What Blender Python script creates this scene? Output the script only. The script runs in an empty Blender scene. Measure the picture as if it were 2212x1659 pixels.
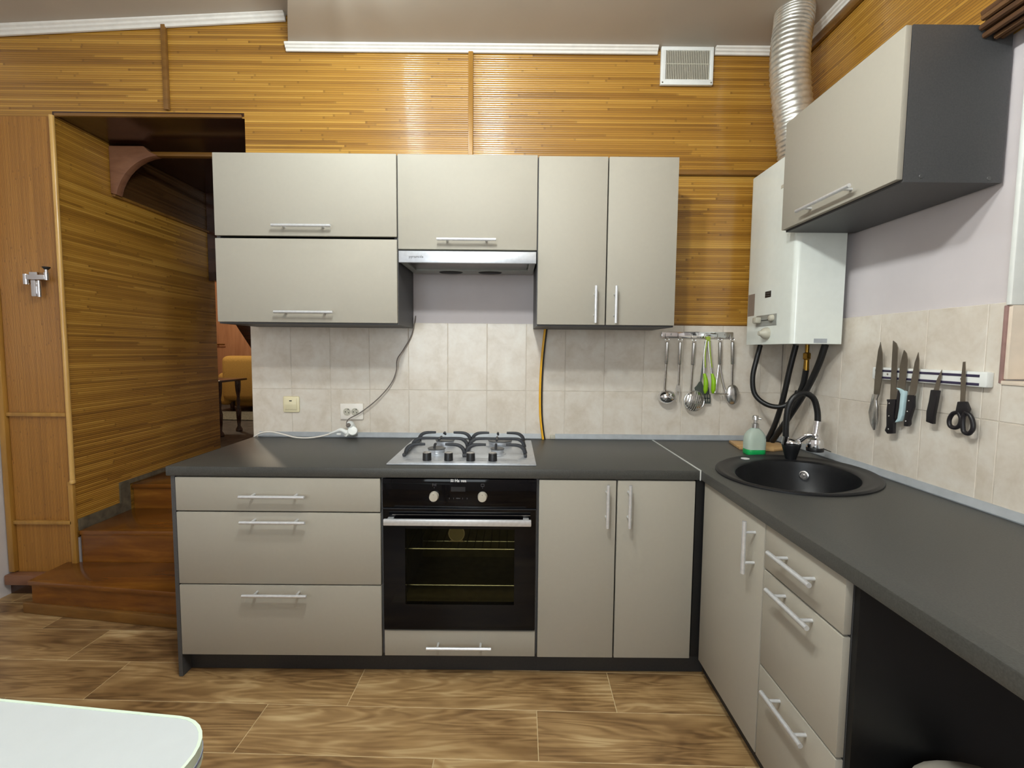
import bpy, bmesh, math, random
from mathutils import Vector, Matrix
random.seed(7)
SC = bpy.context.scene
COL = SC.collection

# ------------------------------------------------------------------ camera
F, CAMP, PITCH, YAW, ROLL = 1023.23, Vector((0.4981, -1.7859, 1.2998)), -0.0708, 0.0013, 0.0086
cam = bpy.data.cameras.new('camera'); camo = bpy.data.objects.new('camera', cam); COL.objects.link(camo)
cam.sensor_fit = 'HORIZONTAL'; cam.sensor_width = 36.0; cam.lens = F / 2212 * 36.0; cam.clip_start = 0.02
_r = Vector((math.cos(YAW), -math.sin(YAW), 0)); _f0 = Vector((math.sin(YAW), math.cos(YAW), 0)); _z = Vector((0, 0, 1))
_fw = _f0 * math.cos(PITCH) + _z * math.sin(PITCH); _up = -_f0 * math.sin(PITCH) + _z * math.cos(PITCH)
_rr = _r * math.cos(ROLL) + _up * math.sin(ROLL); _uu = _up * math.cos(ROLL) - _r * math.sin(ROLL)
camo.matrix_world = Matrix(((_rr.x, _uu.x, -_fw.x, CAMP.x), (_rr.y, _uu.y, -_fw.y, CAMP.y), (_rr.z, _uu.z, -_fw.z, CAMP.z), (0, 0, 0, 1)))
SC.camera = camo

# ------------------------------------------------------------------ world, lamps, exposure
wd = bpy.data.worlds.new('world'); SC.world = wd; wd.use_nodes = True
wd.node_tree.nodes['Background'].inputs[0].default_value = (0.02, 0.025, 0.035, 1)
wd.node_tree.nodes['Background'].inputs[1].default_value = 1.0
vs = SC.view_settings; vs.view_transform = 'Standard'; vs.look = 'None'; vs.gamma = 1.0; vs.use_curve_mapping = False
vs.exposure = 0.34

def bulb(name, loc, power, col, r=0.05):
    l = bpy.data.lights.new(name, 'POINT'); l.energy = power; l.color = col; l.shadow_soft_size = r
    o = bpy.data.objects.new(name, l); COL.objects.link(o); o.location = loc; return o
WARM, COOL = (0.93, 0.97, 0.95), (0.82, 0.95, 1.0)
BAR_Y = (0.02, -0.19, -0.40)
for _y in BAR_Y: bulb('bar_lamp_light', (-0.14, _y, 2.615), 3.2, COOL, 0.022)
bulb('pendant_light', (0.36, -1.28, 2.44), 43, WARM, 0.055)
bulb('pendant_light', (0.30, -0.86, 2.44), 29, WARM, 0.055)
_l = bpy.data.lights.new('added_fill_light', 'AREA'); _l.shape = 'RECTANGLE'; _l.size = 1.7; _l.size_y = 1.35; _l.energy = 30; _l.color = (0.88, 0.96, 1.0)  # soft fill added behind the camera to lift the shaded tiles
_o = bpy.data.objects.new('added_fill_light', _l); COL.objects.link(_o); _o.location = (-0.2, -3.44, 1.62); _o.rotation_euler = (math.radians(90), 0, 0)
_l = bpy.data.lights.new('far_room_light', 'POINT'); _l.energy = 46; _l.color = (1.0, 0.83, 0.6); _l.shadow_soft_size = 0.12
_o = bpy.data.objects.new('far_room_light', _l); COL.objects.link(_o); _o.location = (-3.1, 3.7, 2.55)

# ------------------------------------------------------------------ helpers
def lin(c):
    out = []
    for v in c:
        v /= 255.0
        out.append(v / 12.92 if v <= 0.04045 else ((v + 0.055) / 1.055) ** 2.4)
    return (out[0], out[1], out[2], 1.0)

WL = {}
def wl(o): return WL.get(o.name, Vector((0, 0, 0))) if o else Vector((0, 0, 0))

def props(o, label=None, cat=None, group=None, kind=None):
    if label: o['label'] = label
    if cat: o['category'] = cat
    if group: o['group'] = group
    if kind: o['kind'] = kind
    return o

def thing(name, label, cat, loc, group=None):
    o = bpy.data.objects.new(name, None); o.empty_display_size = 0.05; COL.objects.link(o)
    o.location = loc; WL[o.name] = Vector(loc); return props(o, label, cat, group)

class B:
    def __init__(s): s.bm = bmesh.new()
    def _merge(s, b):
        me = bpy.data.meshes.new('tmp'); b.to_mesh(me); b.free(); s.bm.from_mesh(me); bpy.data.meshes.remove(me)
    def box(s, x0, x1, y0, y1, z0, z1, bev=0.0, seg=2):
        b = bmesh.new(); bmesh.ops.create_cube(b, size=1)
        bmesh.ops.scale(b, vec=(x1 - x0, y1 - y0, z1 - z0), verts=b.verts)
        bmesh.ops.translate(b, vec=((x0 + x1) / 2, (y0 + y1) / 2, (z0 + z1) / 2), verts=b.verts)
        if bev > 0: bmesh.ops.bevel(b, geom=list(b.edges), offset=bev, segments=seg, affect='EDGES', profile=0.5)
        s._merge(b); return s
    def ring_sweep(s, rings, cap=True, closed=False):
        bm = s.bm; R = [[bm.verts.new(p) for p in r] for r in rings]; n = len(R[0])
        m = len(R) if closed else len(R) - 1
        for i in range(m):
            a, b = R[i], R[(i + 1) % len(R)]
            for j in range(n):
                k = (j + 1) % n
                bm.faces.new((a[j], a[k], b[k], b[j]))
        if cap and not closed:
            bm.faces.new(list(reversed(R[0]))); bm.faces.new(R[-1])
        return s
    def tube(s, pts, r, seg=10, sub=6, smooth=True, radii=None, flat=1.0):
        P = [Vector(p) for p in pts]; rr = radii or [r] * len(P)
        if smooth and len(P) > 2:
            Q, RR = [], []
            for i in range(len(P) - 1):
                p0 = P[max(i - 1, 0)]; p1 = P[i]; p2 = P[i + 1]; p3 = P[min(i + 2, len(P) - 1)]
                for k in range(sub):
                    t = k / sub
                    Q.append(0.5 * ((2 * p1) + (-p0 + p2) * t + (2 * p0 - 5 * p1 + 4 * p2 - p3) * t * t + (-p0 + 3 * p1 - 3 * p2 + p3) * t ** 3))
                    RR.append(rr[i] * (1 - t) + rr[i + 1] * t)
            Q.append(P[-1]); RR.append(rr[-1]); P, rr = Q, RR
        t0 = (P[1] - P[0]).normalized()
        n = t0.orthogonal().normalized() if abs(t0.y) > 0.95 else t0.cross(Vector((0, 1, 0))).normalized()
        rings = []; tp = t0
        for i, p in enumerate(P):
            t = (P[min(i + 1, len(P) - 1)] - P[max(i - 1, 0)]).normalized()
            q = tp.rotation_difference(t); n = (q @ n); n = (n - t * n.dot(t)).normalized(); tp = t
            bn = t.cross(n)
            rings.append([p + (n * math.cos(2 * math.pi * j / seg) + bn * (flat * math.sin(2 * math.pi * j / seg))) * rr[i] for j in range(seg)])
        return s.ring_sweep(rings)
    def cyl(s, p, q, r, r2=None, seg=16):
        return s.tube([p, q], r, seg=seg, smooth=False, radii=[r, r if r2 is None else r2])
    def lathe(s, prof, c, ax=(0, 0, 1), seg=24, sx=1.0, sy=1.0, cap=True):
        ax = Vector(ax).normalized(); u = Vector((1, 0, 0)) if abs(ax.x) < 0.9 else Vector((0, 1, 0))
        u = (u - ax * u.dot(ax)).normalized(); v = ax.cross(u); c = Vector(c)
        rings = [[c + ax * h + (u * (sx * math.cos(2 * math.pi * j / seg)) + v * (sy * math.sin(2 * math.pi * j / seg))) * max(r, 1e-5) for j in range(seg)] for r, h in prof]
        return s.ring_sweep(rings, cap)
    def prism(s, pts, ext, bev=0.0):
        b = bmesh.new(); e = Vector(ext); A = [Vector(p) for p in pts]
        v0 = [b.verts.new(p) for p in A]; v1 = [b.verts.new(p + e) for p in A]; n = len(A)
        b.faces.new(v0); b.faces.new(list(reversed(v1)))
        for i in range(n):
            b.faces.new((v0[i], v1[i], v1[(i + 1) % n], v0[(i + 1) % n]))
        bmesh.ops.recalc_face_normals(b, faces=b.faces)
        if bev > 0: bmesh.ops.bevel(b, geom=list(b.edges), offset=bev, segments=2, affect='EDGES', profile=0.5)
        s._merge(b); return s
    def quad(s, a, b, c, d):
        s.bm.faces.new([s.bm.verts.new(p) for p in (a, b, c, d)]); return s
    def done(s, name, m, parent=None, smooth=True, ang=40, kind=None, recalc=True):
        if recalc: bmesh.ops.recalc_face_normals(s.bm, faces=s.bm.faces)
        me = bpy.data.meshes.new(name); s.bm.to_mesh(me); s.bm.free()
        return link(name, me, m, parent, smooth, ang, kind)

def link(name, me, m, parent=None, smooth=True, ang=40, kind=None):
    o = bpy.data.objects.new(name, me); COL.objects.link(o)
    if parent:
        off = wl(parent); o.parent = parent
    else:
        xs = [v.co for v in me.vertices]
        off = Vector(((min(v.x for v in xs) + max(v.x for v in xs)) / 2, (min(v.y for v in xs) + max(v.y for v in xs)) / 2, min(v.z for v in xs)))
        if kind == 'structure': off = Vector((0, 0, 0))
        o.location = off
    WL[o.name] = off.copy()
    if off.length: me.transform(Matrix.Translation(-off))
    if smooth:
        me.shade_smooth(); me.set_sharp_from_angle(angle=math.radians(ang))
    if m: me.materials.append(m)
    if kind: o['kind'] = kind
    return o

def box(name, m, x0, x1, y0, y1, z0, z1, parent=None, bev=0.0, kind=None):
    return B().box(x0, x1, y0, y1, z0, z1, bev).done(name, m, parent, kind=kind)

def piece(name, me, loc, parent, rotz=0.0):
    o = bpy.data.objects.new(name, me); COL.objects.link(o); o.parent = parent
    o.location = Vector(loc) - wl(parent); o.rotation_euler = (0, 0, rotz); return o

def text(name, s, size, loc, rot, m, parent, ext=0.0003, bold=0.0):
    cu = bpy.data.curves.new(name, 'FONT'); cu.body = s; cu.size = size; cu.extrude = ext; cu.offset = bold
    cu.align_x = 'CENTER'; cu.align_y = 'CENTER'; cu.resolution_u = 3
    t = bpy.data.objects.new('tmp_text', cu); COL.objects.link(t)
    bpy.context.view_layer.update()
    me = bpy.data.meshes.new_from_object(t.evaluated_get(bpy.context.evaluated_depsgraph_get()))
    bpy.data.objects.remove(t); bpy.data.curves.remove(cu)
    me.transform(Matrix.Translation(Vector(loc)) @ rot)
    return link(name, me, m, parent, smooth=False)
FACE_Y = Matrix.Rotation(math.pi / 2, 4, 'X')                       # text that faces -Y

# ------------------------------------------------------------------ materials
class N:
    def __init__(s, name, rough=0.5, metal=0.0, spec=0.5, coat=0.0):
        s.m = bpy.data.materials.new(name); s.m.use_nodes = True; s.t = s.m.node_tree; s.b = s.t.nodes['Principled BSDF']
        i = s.b.inputs; i['Roughness'].default_value = rough; i['Metallic'].default_value = metal
        i['Specular IOR Level'].default_value = spec; i['Coat Weight'].default_value = coat; i['Coat Roughness'].default_value = 0.15
    def n(s, typ, ins=None, **kw):
        k = s.t.nodes.new(typ)
        for a, v in kw.items(): setattr(k, a, v)
        for a, v in (ins or {}).items():
            if isinstance(v, bpy.types.NodeSocket): s.t.links.new(v, k.inputs[a])
            else: k.inputs[a].default_value = v
        return k
    def coord(s, sc=(1, 1, 1), rnd=0.0, kind='Object'):
        c = s.n('ShaderNodeTexCoord').outputs[kind]
        if rnd:
            r = s.n('ShaderNodeObjectInfo').outputs['Random']
            r = s.n('ShaderNodeMath', {0: r, 1: rnd}, operation='MULTIPLY').outputs[0]
            c = s.n('ShaderNodeVectorMath', {0: c, 1: s.n('ShaderNodeCombineXYZ', {0: r, 1: r, 2: r}).outputs[0]}, operation='ADD').outputs[0]
        return s.n('ShaderNodeVectorMath', {0: c, 1: sc}, operation='MULTIPLY').outputs[0]
    def noise(s, vec, scale, detail=3.0, rough=0.5, dist=0.0):
        return s.n('ShaderNodeTexNoise', {'Vector': vec, 'Scale': scale, 'Detail': detail, 'Roughness': rough, 'Distortion': dist}).outputs['Fac']
    def ramp(s, fac, stops):
        r = s.n('ShaderNodeValToRGB', {'Fac': fac}); e = r.color_ramp.elements
        while len(e) < len(stops): e.new(0.5)
        for k, (p, c) in enumerate(stops): e[k].position = p; e[k].color = c if len(c) == 4 else lin(c)
        return r.outputs['Color']
    def mix(s, fac, a, b, mode='MIX'):
        k = s.n('ShaderNodeMix', data_type='RGBA', blend_type=mode)
        for sock, v in ((k.inputs[0], fac), (k.inputs[6], a), (k.inputs[7], b)):
            if isinstance(v, bpy.types.NodeSocket): s.t.links.new(v, sock)
            else: sock.default_value = v
        return k.outputs[2]
    def math(s, op, a, b=0.0, c=None):
        d = {0: a, 1: b}
        if c is not None: d[2] = c
        return s.n('ShaderNodeMath', d, operation=op).outputs[0]
    def col(s, sock): s.t.links.new(sock, s.b.inputs['Base Color']); return s
    def bump(s, h, strength=0.2, dist=0.002):
        k = s.n('ShaderNodeBump', {'Height': h, 'Strength': strength, 'Distance': dist}); s.t.links.new(k.outputs[0], s.b.inputs['Normal']); return s
    def rgh(s, sock): s.t.links.new(sock, s.b.inputs['Roughness']); return s

def plain(name, c, rough=0.5, metal=0.0, spec=0.5, coat=0.0, var=0.06, sc=30.0, bump=0.0):
    k = N(name, rough, metal, spec, coat); v = k.coord()
    f = k.noise(v, sc, 3)
    lo = tuple(max(0, x * (1 - var)) for x in c); hi = tuple(min(255, x * (1 + var)) for x in c)
    k.col(k.ramp(f, [(0.3, lo), (0.7, hi)]))
    if bump: k.bump(f, bump, 0.001)
    return k.m

def bamboo(name, along, across, pitch, c=((112, 74, 24), (154, 108, 38), (176, 128, 48), (204, 158, 72)), rough=0.34, coat=0.55):
    """split-bamboo strips: colour changes from strip to strip and from piece to piece along a strip"""
    k = N(name, rough, 0, 0.5, coat); k.b.inputs['Coat Roughness'].default_value = 0.10
    sp = k.n('ShaderNodeSeparateXYZ', {0: k.n('ShaderNodeTexCoord').outputs['Object']}).outputs
    a = sp['XYZ'.index(along)]; w = sp['XYZ'.index(across)]
    idx = k.math('FLOOR', k.math('DIVIDE', w, pitch))
    r1 = k.n('ShaderNodeTexWhiteNoise', {'W': idx}, noise_dimensions='1D').outputs['Value']
    seg = k.math('ADD', k.math('MULTIPLY', a, 1.15), k.math('MULTIPLY', r1, 17.0))
    sid = k.math('FLOOR', seg)
    r2 = k.n('ShaderNodeTexWhiteNoise', {'Vector': k.n('ShaderNodeCombineXYZ', {0: sid, 1: idx}).outputs[0]}, noise_dimensions='2D').outputs['Value']
    fine = k.noise(k.n('ShaderNodeCombineXYZ', {0: k.math('MULTIPLY', a, 4.0), 1: k.math('MULTIPLY', w, 420.0)}).outputs[0], 1.0, 3)
    broad = k.noise(k.n('ShaderNodeCombineXYZ', {0: k.math('MULTIPLY', a, 0.9), 1: k.math('MULTIPLY', w, 13.0)}).outputs[0], 1.0, 2)
    f = k.math('ADD', k.math('MULTIPLY', r2, 0.42), k.math('ADD', k.math('MULTIPLY', fine, 0.33), k.math('MULTIPLY', broad, 0.42)))
    base = k.ramp(f, [(0.22, c[0]), (0.45, c[1]), (0.66, c[2]), (0.95, c[3])])
    node = k.math('LESS_THAN', k.math('FRACT', seg), 0.012)
    base = k.mix(k.math('MULTIPLY', node, 0.3), base, lin((70, 42, 14)))
    gap = k.math('LESS_THAN', k.math('FRACT', k.math('DIVIDE', w, pitch)), 0.10)
    base = k.mix(k.math('MULTIPLY', gap, 0.55), base, lin((60, 34, 10)))
    k.col(base); return k.m

def wood(name, stops, sc=(1, 12, 12), rough=0.35, rnd=0.0, coat=0.0, wave=0.0, scale=2.0):
    k = N(name, rough, 0, 0.5, coat); v = k.coord(sc, rnd)
    f = k.noise(v, scale, 6, 0.6, 0.4)
    k.col(k.ramp(f, stops)); k.bump(f, 0.12, 0.001); return k.m

M = {}
PITCHB = 0.0104
M['bam_x'] = bamboo('bamboo_rows_back', 'X', 'Z', PITCHB)
M['bam_y'] = bamboo('bamboo_rows_side', 'Y', 'Z', PITCHB)
M['bam_v'] = bamboo('bamboo_upright', 'Z', 'X', 0.0058, ((138, 92, 34), (156, 106, 42), (166, 114, 46), (178, 126, 56)), 0.42, 0.15)
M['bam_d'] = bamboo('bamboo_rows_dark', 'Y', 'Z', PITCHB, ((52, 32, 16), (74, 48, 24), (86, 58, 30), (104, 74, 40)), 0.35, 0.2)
M['batten'] = wood('light_batten', [(0.3, (152, 108, 44)), (0.7, (186, 140, 66))], (14, 14, 1.2), 0.3, coat=0.3)
M['bead'] = wood('pale_bead', [(0.3, (196, 150, 78)), (0.7, (226, 184, 110))], (14, 14, 1.2), 0.3, coat=0.3)
M['batten_d'] = wood('brown_batten', [(0.3, (110, 74, 30)), (0.7, (136, 96, 42))], (1.2, 14, 14), 0.35, coat=0.2)
# floor boards
k = N('floor_board_oak', 0.34, 0, 0.45); v = k.coord((1, 1, 1), 31.0)
d = k.n('ShaderNodeMapping', {'Vector': v, 'Scale': (1.1, 8.5, 1.0)}).outputs[0]
g0 = k.noise(d, 1.1, 2, 0.5, 1.6)
rings = k.math('SINE', k.math('MULTIPLY', g0, 46.0))
g1 = k.noise(k.n('ShaderNodeMapping', {'Vector': v, 'Scale': (3.0, 60.0, 1.0)}).outputs[0], 1.0, 4, 0.6)
g2 = k.noise(k.n('ShaderNodeMapping', {'Vector': v, 'Scale': (2.2, 7.0, 1.0)}).outputs[0], 1.0, 3, 0.55, 0.6)
f = k.math('ADD', k.math('MULTIPLY', g2, 0.95), k.math('ADD', k.math('MULTIPLY', rings, 0.07), k.math('MULTIPLY', g1, 0.30)))
k.col(k.ramp(f, [(0.36, (100, 74, 46)), (0.52, (138, 107, 69)), (0.69, (170, 138, 94)), (0.90, (208, 182, 136))]))
k.bump(g1, 0.08, 0.001); M['plank'] = k.m
M['joint'] = plain('floor_joint', (206, 184, 142), 0.6)
# tiles
k = N('beige_stone_tile', 0.20, 0, 0.45); v = k.coord((1, 1, 1), 23.0)
f = k.math('ADD', k.math('MULTIPLY', k.noise(v, 9.0, 4, 0.6, 0.5), 0.8), k.math('MULTIPLY', k.noise(v, 60.0, 3), 0.2))
k.col(k.ramp(f, [(0.32, (204, 193, 177)), (0.5, (216, 207, 194)), (0.68, (223, 217, 206))]))
M['tile'] = k.m
M['grout'] = plain('pale_grout', (200, 190, 176), 0.8)
M['plaster'] = plain('lilac_white_plaster', (206, 199, 200), 0.7, var=0.015, sc=6)
M['whitewall'] = plain('white_wall_paint', (214, 208, 208), 0.7, var=0.02, sc=4)
M['ceil'] = plain('ceiling_paint', (180, 170, 156), 0.55, var=0.02, sc=3)
M['cornice'] = plain('white_cornice', (226, 222, 214), 0.5, var=0.02)
M['white'] = plain('white_plastic', (232, 234, 230), 0.35, var=0.01)
M['front'] = plain('greige_laminate', (163, 158, 146), 0.60, spec=0.3, var=0.004, sc=60)
M['carc'] = plain('anthracite_board', (74, 74, 75), 0.5, var=0.05, sc=200)
M['top'] = plain('dark_grey_worktop', (66, 66, 63), 0.42, spec=0.5, var=0.10, sc=260, bump=0.15)
M['plinth'] = plain('charcoal_plinth', (46, 46, 47), 0.5, var=0.06, sc=120)
M['nearblack'] = plain('near_black_board', (10, 11, 13), 0.5, var=0.06, sc=120)
M['alu'] = plain('satin_aluminium', (222, 224, 227), 0.36, 0.6, var=0.03, sc=80)
M['strip'] = plain('aluminium_edge_strip', (176, 182, 188), 0.42, 0.35, var=0.03)
M['joint_w'] = plain('pale_joint_strip', (206, 208, 204), 0.4, var=0.01)
M['hobsteel'] = plain('satin_hob_steel', (206, 210, 216), 0.38, 0.7, var=0.03, sc=60)
M['steel'] = plain('brushed_steel', (214, 213, 211), 0.26, 1.0, var=0.04, sc=120)
M['steel_d'] = plain('worn_steel', (150, 143, 135), 0.30, 1.0, var=0.06, sc=60)
M['chrome'] = plain('chrome', (226, 226, 228), 0.07, 1.0, var=0.01)
M['black'] = plain('black_gloss_glass', (6, 6, 9), 0.06, 0, 0.25, var=0.02)
M['blackm'] = plain('black_plastic', (20, 20, 22), 0.4, var=0.05)
M['iron'] = plain('cast_iron', (40, 41, 45), 0.42, var=0.12, sc=150)
M['capgrey'] = plain('grey_enamel_cap', (92, 92, 92), 0.4, 0.3, var=0.06)
M['granite'] = plain('black_granite_composite', (15, 16, 19), 0.42, 0, 0.5, var=0.25, sc=500)
M['rubber'] = plain('black_rubber_hose', (16, 16, 17), 0.42, var=0.1)
M['enamel'] = plain('white_enamel', (226, 231, 224), 0.12, 0, 0.5, coat=0.3, var=0.008)
M['greyp'] = plain('warm_grey_plastic', (186, 182, 166), 0.4, var=0.02)
M['greyplate'] = plain('grey_plate', (150, 152, 146), 0.35, 0.2, var=0.03)
M['taupe'] = plain('taupe_label', (138, 124, 112), 0.6, var=0.02)
M['duct'] = plain('aluminium_duct', (206, 204, 196), 0.34, 0.8, var=0.06, sc=60)
M['brass'] = plain('aged_brass', (150, 116, 52), 0.32, 1.0, var=0.12, sc=90)
M['yellow'] = plain('yellow_hose', (226, 168, 22), 0.4, var=0.03)
M['cordg'] = plain('grey_cord', (112, 104, 98), 0.5)
M['cream'] = plain('cream_plastic', (232, 222, 186), 0.35, var=0.01)
M['sock'] = plain('socket_white', (236, 230, 220), 0.35, var=0.01)
M['dark'] = plain('dark_slot', (20, 18, 17), 0.6)
M['green'] = plain('lime_silicone', (140, 190, 18), 0.4, var=0.04)
M['greend'] = plain('lime_grip', (150, 170, 60), 0.4, var=0.04)
M['nylon'] = plain('grey_nylon', (74, 80, 74), 0.35, var=0.05)
M['blade'] = plain('knife_steel', (150, 142, 132), 0.32, 1.0, var=0.04)
M['knifeblk'] = plain('black_knife_handle', (26, 23, 27), 0.4, var=0.06)
M['paleblue'] = plain('pale_blue_plastic', (186, 214, 220), 0.4, var=0.02)
M['magnet'] = plain('dark_magnet_bar', (52, 46, 72), 0.4)
M['stair'] = wood('red_brown_stair', [(0.3, (98, 56, 18)), (0.55, (128, 78, 26)), (0.8, (158, 106, 40))], (1.2, 9, 9), 0.24, coat=0.3)
M['stone'] = plain('grey_brown_skirting', (96, 88, 72), 0.6, var=0.2, sc=25)
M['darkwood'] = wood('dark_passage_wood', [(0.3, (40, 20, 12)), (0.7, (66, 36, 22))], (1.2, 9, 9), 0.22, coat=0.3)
M['pinkwood'] = wood('reddish_wood', [(0.3, (116, 76, 54)), (0.7, (142, 100, 74))], (3, 3, 12), 0.4)
M['orange'] = wood('orange_wood', [(0.3, (164, 116, 84)), (0.7, (188, 140, 106))], (9, 9, 1), 0.45)
M['sofa'] = plain('ochre_upholstery', (176, 140, 70), 0.85, var=0.08, sc=120, bump=0.3)
M['rug'] = plain('dark_grey_floor', (66, 64, 62), 0.7, var=0.25, sc=14)
M['rug2'] = plain('grey_green_rug', (104, 104, 94), 0.9, var=0.3, sc=60, bump=0.6)
M['board'] = wood('pale_board_wood', [(0.3, (176, 134, 84)), (0.7, (214, 176, 122))], (2, 14, 14), 0.5)
M['table'] = plain('white_table_laminate', (190, 196, 198), 0.3, var=0.006)
M['tedge'] = plain('pale_green_edge', (206, 222, 204), 0.4, var=0.02)
M['tline'] = plain('grey_blue_line', (132, 140, 168), 0.4, var=0.02)
M['logo'] = plain('printed_white', (210, 210, 210), 0.5, var=0.01)
M['logog'] = plain('printed_grey', (92, 92, 96), 0.5, var=0.01)
M['knobw'] = plain('satin_knob', (188, 182, 168), 0.4, 0.25, var=0.02)
M['disp'] = plain('display_glass', (34, 37, 42), 0.2, var=0.02)
M['blind'] = wood('brown_reed_blind', [(0.25, (40, 24, 12)), (0.5, (84, 54, 28)), (0.8, (140, 104, 62))], (40, 3, 40), 0.6)
M['edgebr'] = plain('brown_edge_profile', (150, 118, 112), 0.5)
M['tilep'] = plain('peach_beige_tile', (226, 211, 193), 0.3, var=0.04, sc=12)
M['bin'] = plain('grey_beige_lid', (176, 170, 156), 0.5, var=0.04)
k = N('night_window_glass', 0.05); k.b.inputs['Base Color'].default_value = lin((20, 24, 30)); k.col(k.ramp(k.noise(k.coord(), 2, 1), [(0, (18, 22, 28)), (1, (26, 30, 36))])); M['glass'] = k.m
k = N('frosted_bottle', 0.38, 0, 0.5); k.b.inputs['Transmission Weight'].default_value = 0.45; k.b.inputs['IOR'].default_value = 1.25
k.col(k.ramp(k.noise(k.coord(), 8, 2), [(0.3, (204, 222, 210)), (0.7, (218, 232, 222))])); M['frost'] = k.m
k = N('green_soap', 0.3, 0, 0.5); k.col(k.ramp(k.noise(k.coord(), 8, 2), [(0.3, (16, 150, 74)), (0.7, (26, 168, 88))])); M['soap'] = k.m
# oven door glass: dark smoked pane that lets a little of the cavity through
k = N('smoked_oven_glass', 0.05, 0, 0.25); k.col(k.ramp(k.noise(k.coord(), 3, 1), [(0, (10, 10, 9)), (1, (13, 12, 10))]))
tr = k.n('ShaderNodeBsdfTransparent', {'Color': (0.78, 0.75, 0.60, 1)}); mx = k.n('ShaderNodeMixShader', {0: 0.82})
k.t.links.new(k.b.outputs[0], mx.inputs[1]); k.t.links.new(tr.outputs[0], mx.inputs[2])
k.t.links.new(mx.outputs[0], k.t.nodes['Material Output'].inputs[0]); M['smoke'] = k.m
M['cavity'] = plain('oven_enamel', (112, 106, 86), 0.45, var=0.1)

# ------------------------------------------------------------------ key dimensions
YW, XW = 0.633, 1.88                 # finished faces of the back and right walls
XL0, XM, XR = -0.7914, 0.6057, 1.2114
ZB, HC, TC = 0.092, 0.8477, 0.038    # front bottoms, worktop top and thickness
ZF = HC - TC - 0.002
S1, S2 = 0.6712, 0.381
YU, ZU0, ZU1 = 0.301, 1.4116, 2.1355

# ------------------------------------------------------------------ the setting
# floor with boards laid slightly off square
FLR = box('floor', M['joint'], -2.3, 2.2, -3.5, 0.80, -0.06, -0.0010, kind='structure')
A = math.radians(-1.3); PW, PL = 0.2125, 0.983
def plank_mesh(L):
    b = B().box(-L / 2 + 0.0014, L / 2 - 0.0014, -PW / 2 + 0.0014, PW / 2 - 0.0014, -0.010, 0.0, 0.0008, 1)
    me = bpy.data.meshes.new('floor_plank'); b.bm.to_mesh(me); b.bm.free(); me.materials.append(M['plank']); return me
PM = plank_mesh(PL)
OFF = {0: 0.893, 1: 0.603, 2: 0.27, -1: 0.62, -2: 0.30}
for r in range(-4, 16):
    yc = -0.0385 - r * PW
    off = OFF.get(r, (0.893 - 0.33 * r) % PL)
    for c in range(-5, 4):
        xc = off - PL / 2 + c * PL
        x = xc * math.cos(A) - yc * math.sin(A); y = xc * math.sin(A) + yc * math.cos(A) + 0.0
        if -2.55 < x < 2.4 and -3.5 < y < 0.78:
            if y > 0.5 and x < -1.0: pass
            piece('floor_plank', PM, (x, y, 0.0), FLR, A)

# back wall with the doorway on the left
WB = B()
WB.box(-2.33, -1.7765, YW + 0.010, 0.83, -0.06, 2.98)
WB.box(-1.7765, -0.83, YW + 0.010, 0.83, 2.455, 2.98)
WB.box(-0.83, 2.1, YW + 0.010, 0.83, -0.06, 2.98)
WBO = WB.done('wall_back', M['plaster'], kind='structure', smooth=False)

def ribs(rects, pitch, base, depth, plane='y', sign=-1, upright=False):
    """ribbed sheet of narrow strips: rects are (a0, a1, z0, z1) in the wall plane"""
    b = B(); prof = [(0.0, 0.0), (0.12, 0.65), (0.5, 1.0), (0.88, 0.65)]
    def P(a, w, d):
        return (a, base + sign * depth * d, w) if plane == 'y' else (base + sign * depth * d, a, w)
    for (a0, a1, z0, z1) in rects:
        lo, hi = (a0, a1) if upright else (z0, z1)
        ws = [lo]
        i = math.floor(lo / pitch)
        rows = []
        while i * pitch < hi:
            for t, d in prof:
                w = (i + t) * pitch
                if lo <= w <= hi: rows.append((w, d))
            i += 1
        rows = [(lo, 0.0)] + rows + [(hi, 0.0)]
        V = []
        for w, d in rows:
            if upright: V.append((b.bm.verts.new(P(w, z0, d)), b.bm.verts.new(P(w, z1, d))))
            else: V.append((b.bm.verts.new(P(a0, w, d)), b.bm.verts.new(P(a1, w, d))))
        for i in range(len(V) - 1):
            b.bm.faces.new((V[i][0], V[i][1], V[i + 1][1], V[i + 1][0]))
    return b

def sheet(name, m, parent, *a, **k):
    return ribs(*a, **k).done(name, m, parent, ang=70, recalc=False)
YB = YW + 0.0090
sheet('bamboo_panel', M['bam_x'], WBO, [(-2.126, -1.205, 2.43, 2.93)], PITCHB, YB, 0.0013)
sheet('bamboo_panel', M['bam_x'], WBO, [(-1.205, -0.83, 2.43, 2.95), (-0.83, -0.605, 2.0, 2.95), (-0.605, 0.286, 2.0, 2.776)], PITCHB, YB, 0.0013)
sheet('bamboo_panel', M['bam_x'], WBO, [(0.286, XW, 2.19, 2.776)], PITCHB, YB, 0.0013)
sheet('bamboo_panel', M['bam_x'], WBO, [(1.15, XW, 1.437, 2.18)], PITCHB, YB, 0.0013)
sheet('bamboo_panel', M['bam_v'], WBO, [(-2.126, -1.7745, 0.02, 2.432)], 0.0058, YB, 0.001, upright=True)
def rod_x(name, m, x0, x1, z, h, parent, y=YW, d=0.012):
    return B().box(x0, x1, y - d, y + 0.008, z - h / 2, z + h / 2, 0.003).done(name, m, parent)
def rod_z(name, m, x, w, z0, z1, parent, y=YW, d=0.012):
    return B().box(x - w / 2, x + w / 2, y - d, y + 0.008, z0, z1, 0.003).done(name, m, parent)
rod_z('batten', M['batten'], 0.287, 0.024, 2.0, 2.748, WBO)
rod_z('batten', M['batten_d'], -1.204, 0.022, 2.462, 2.86, WBO)
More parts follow.
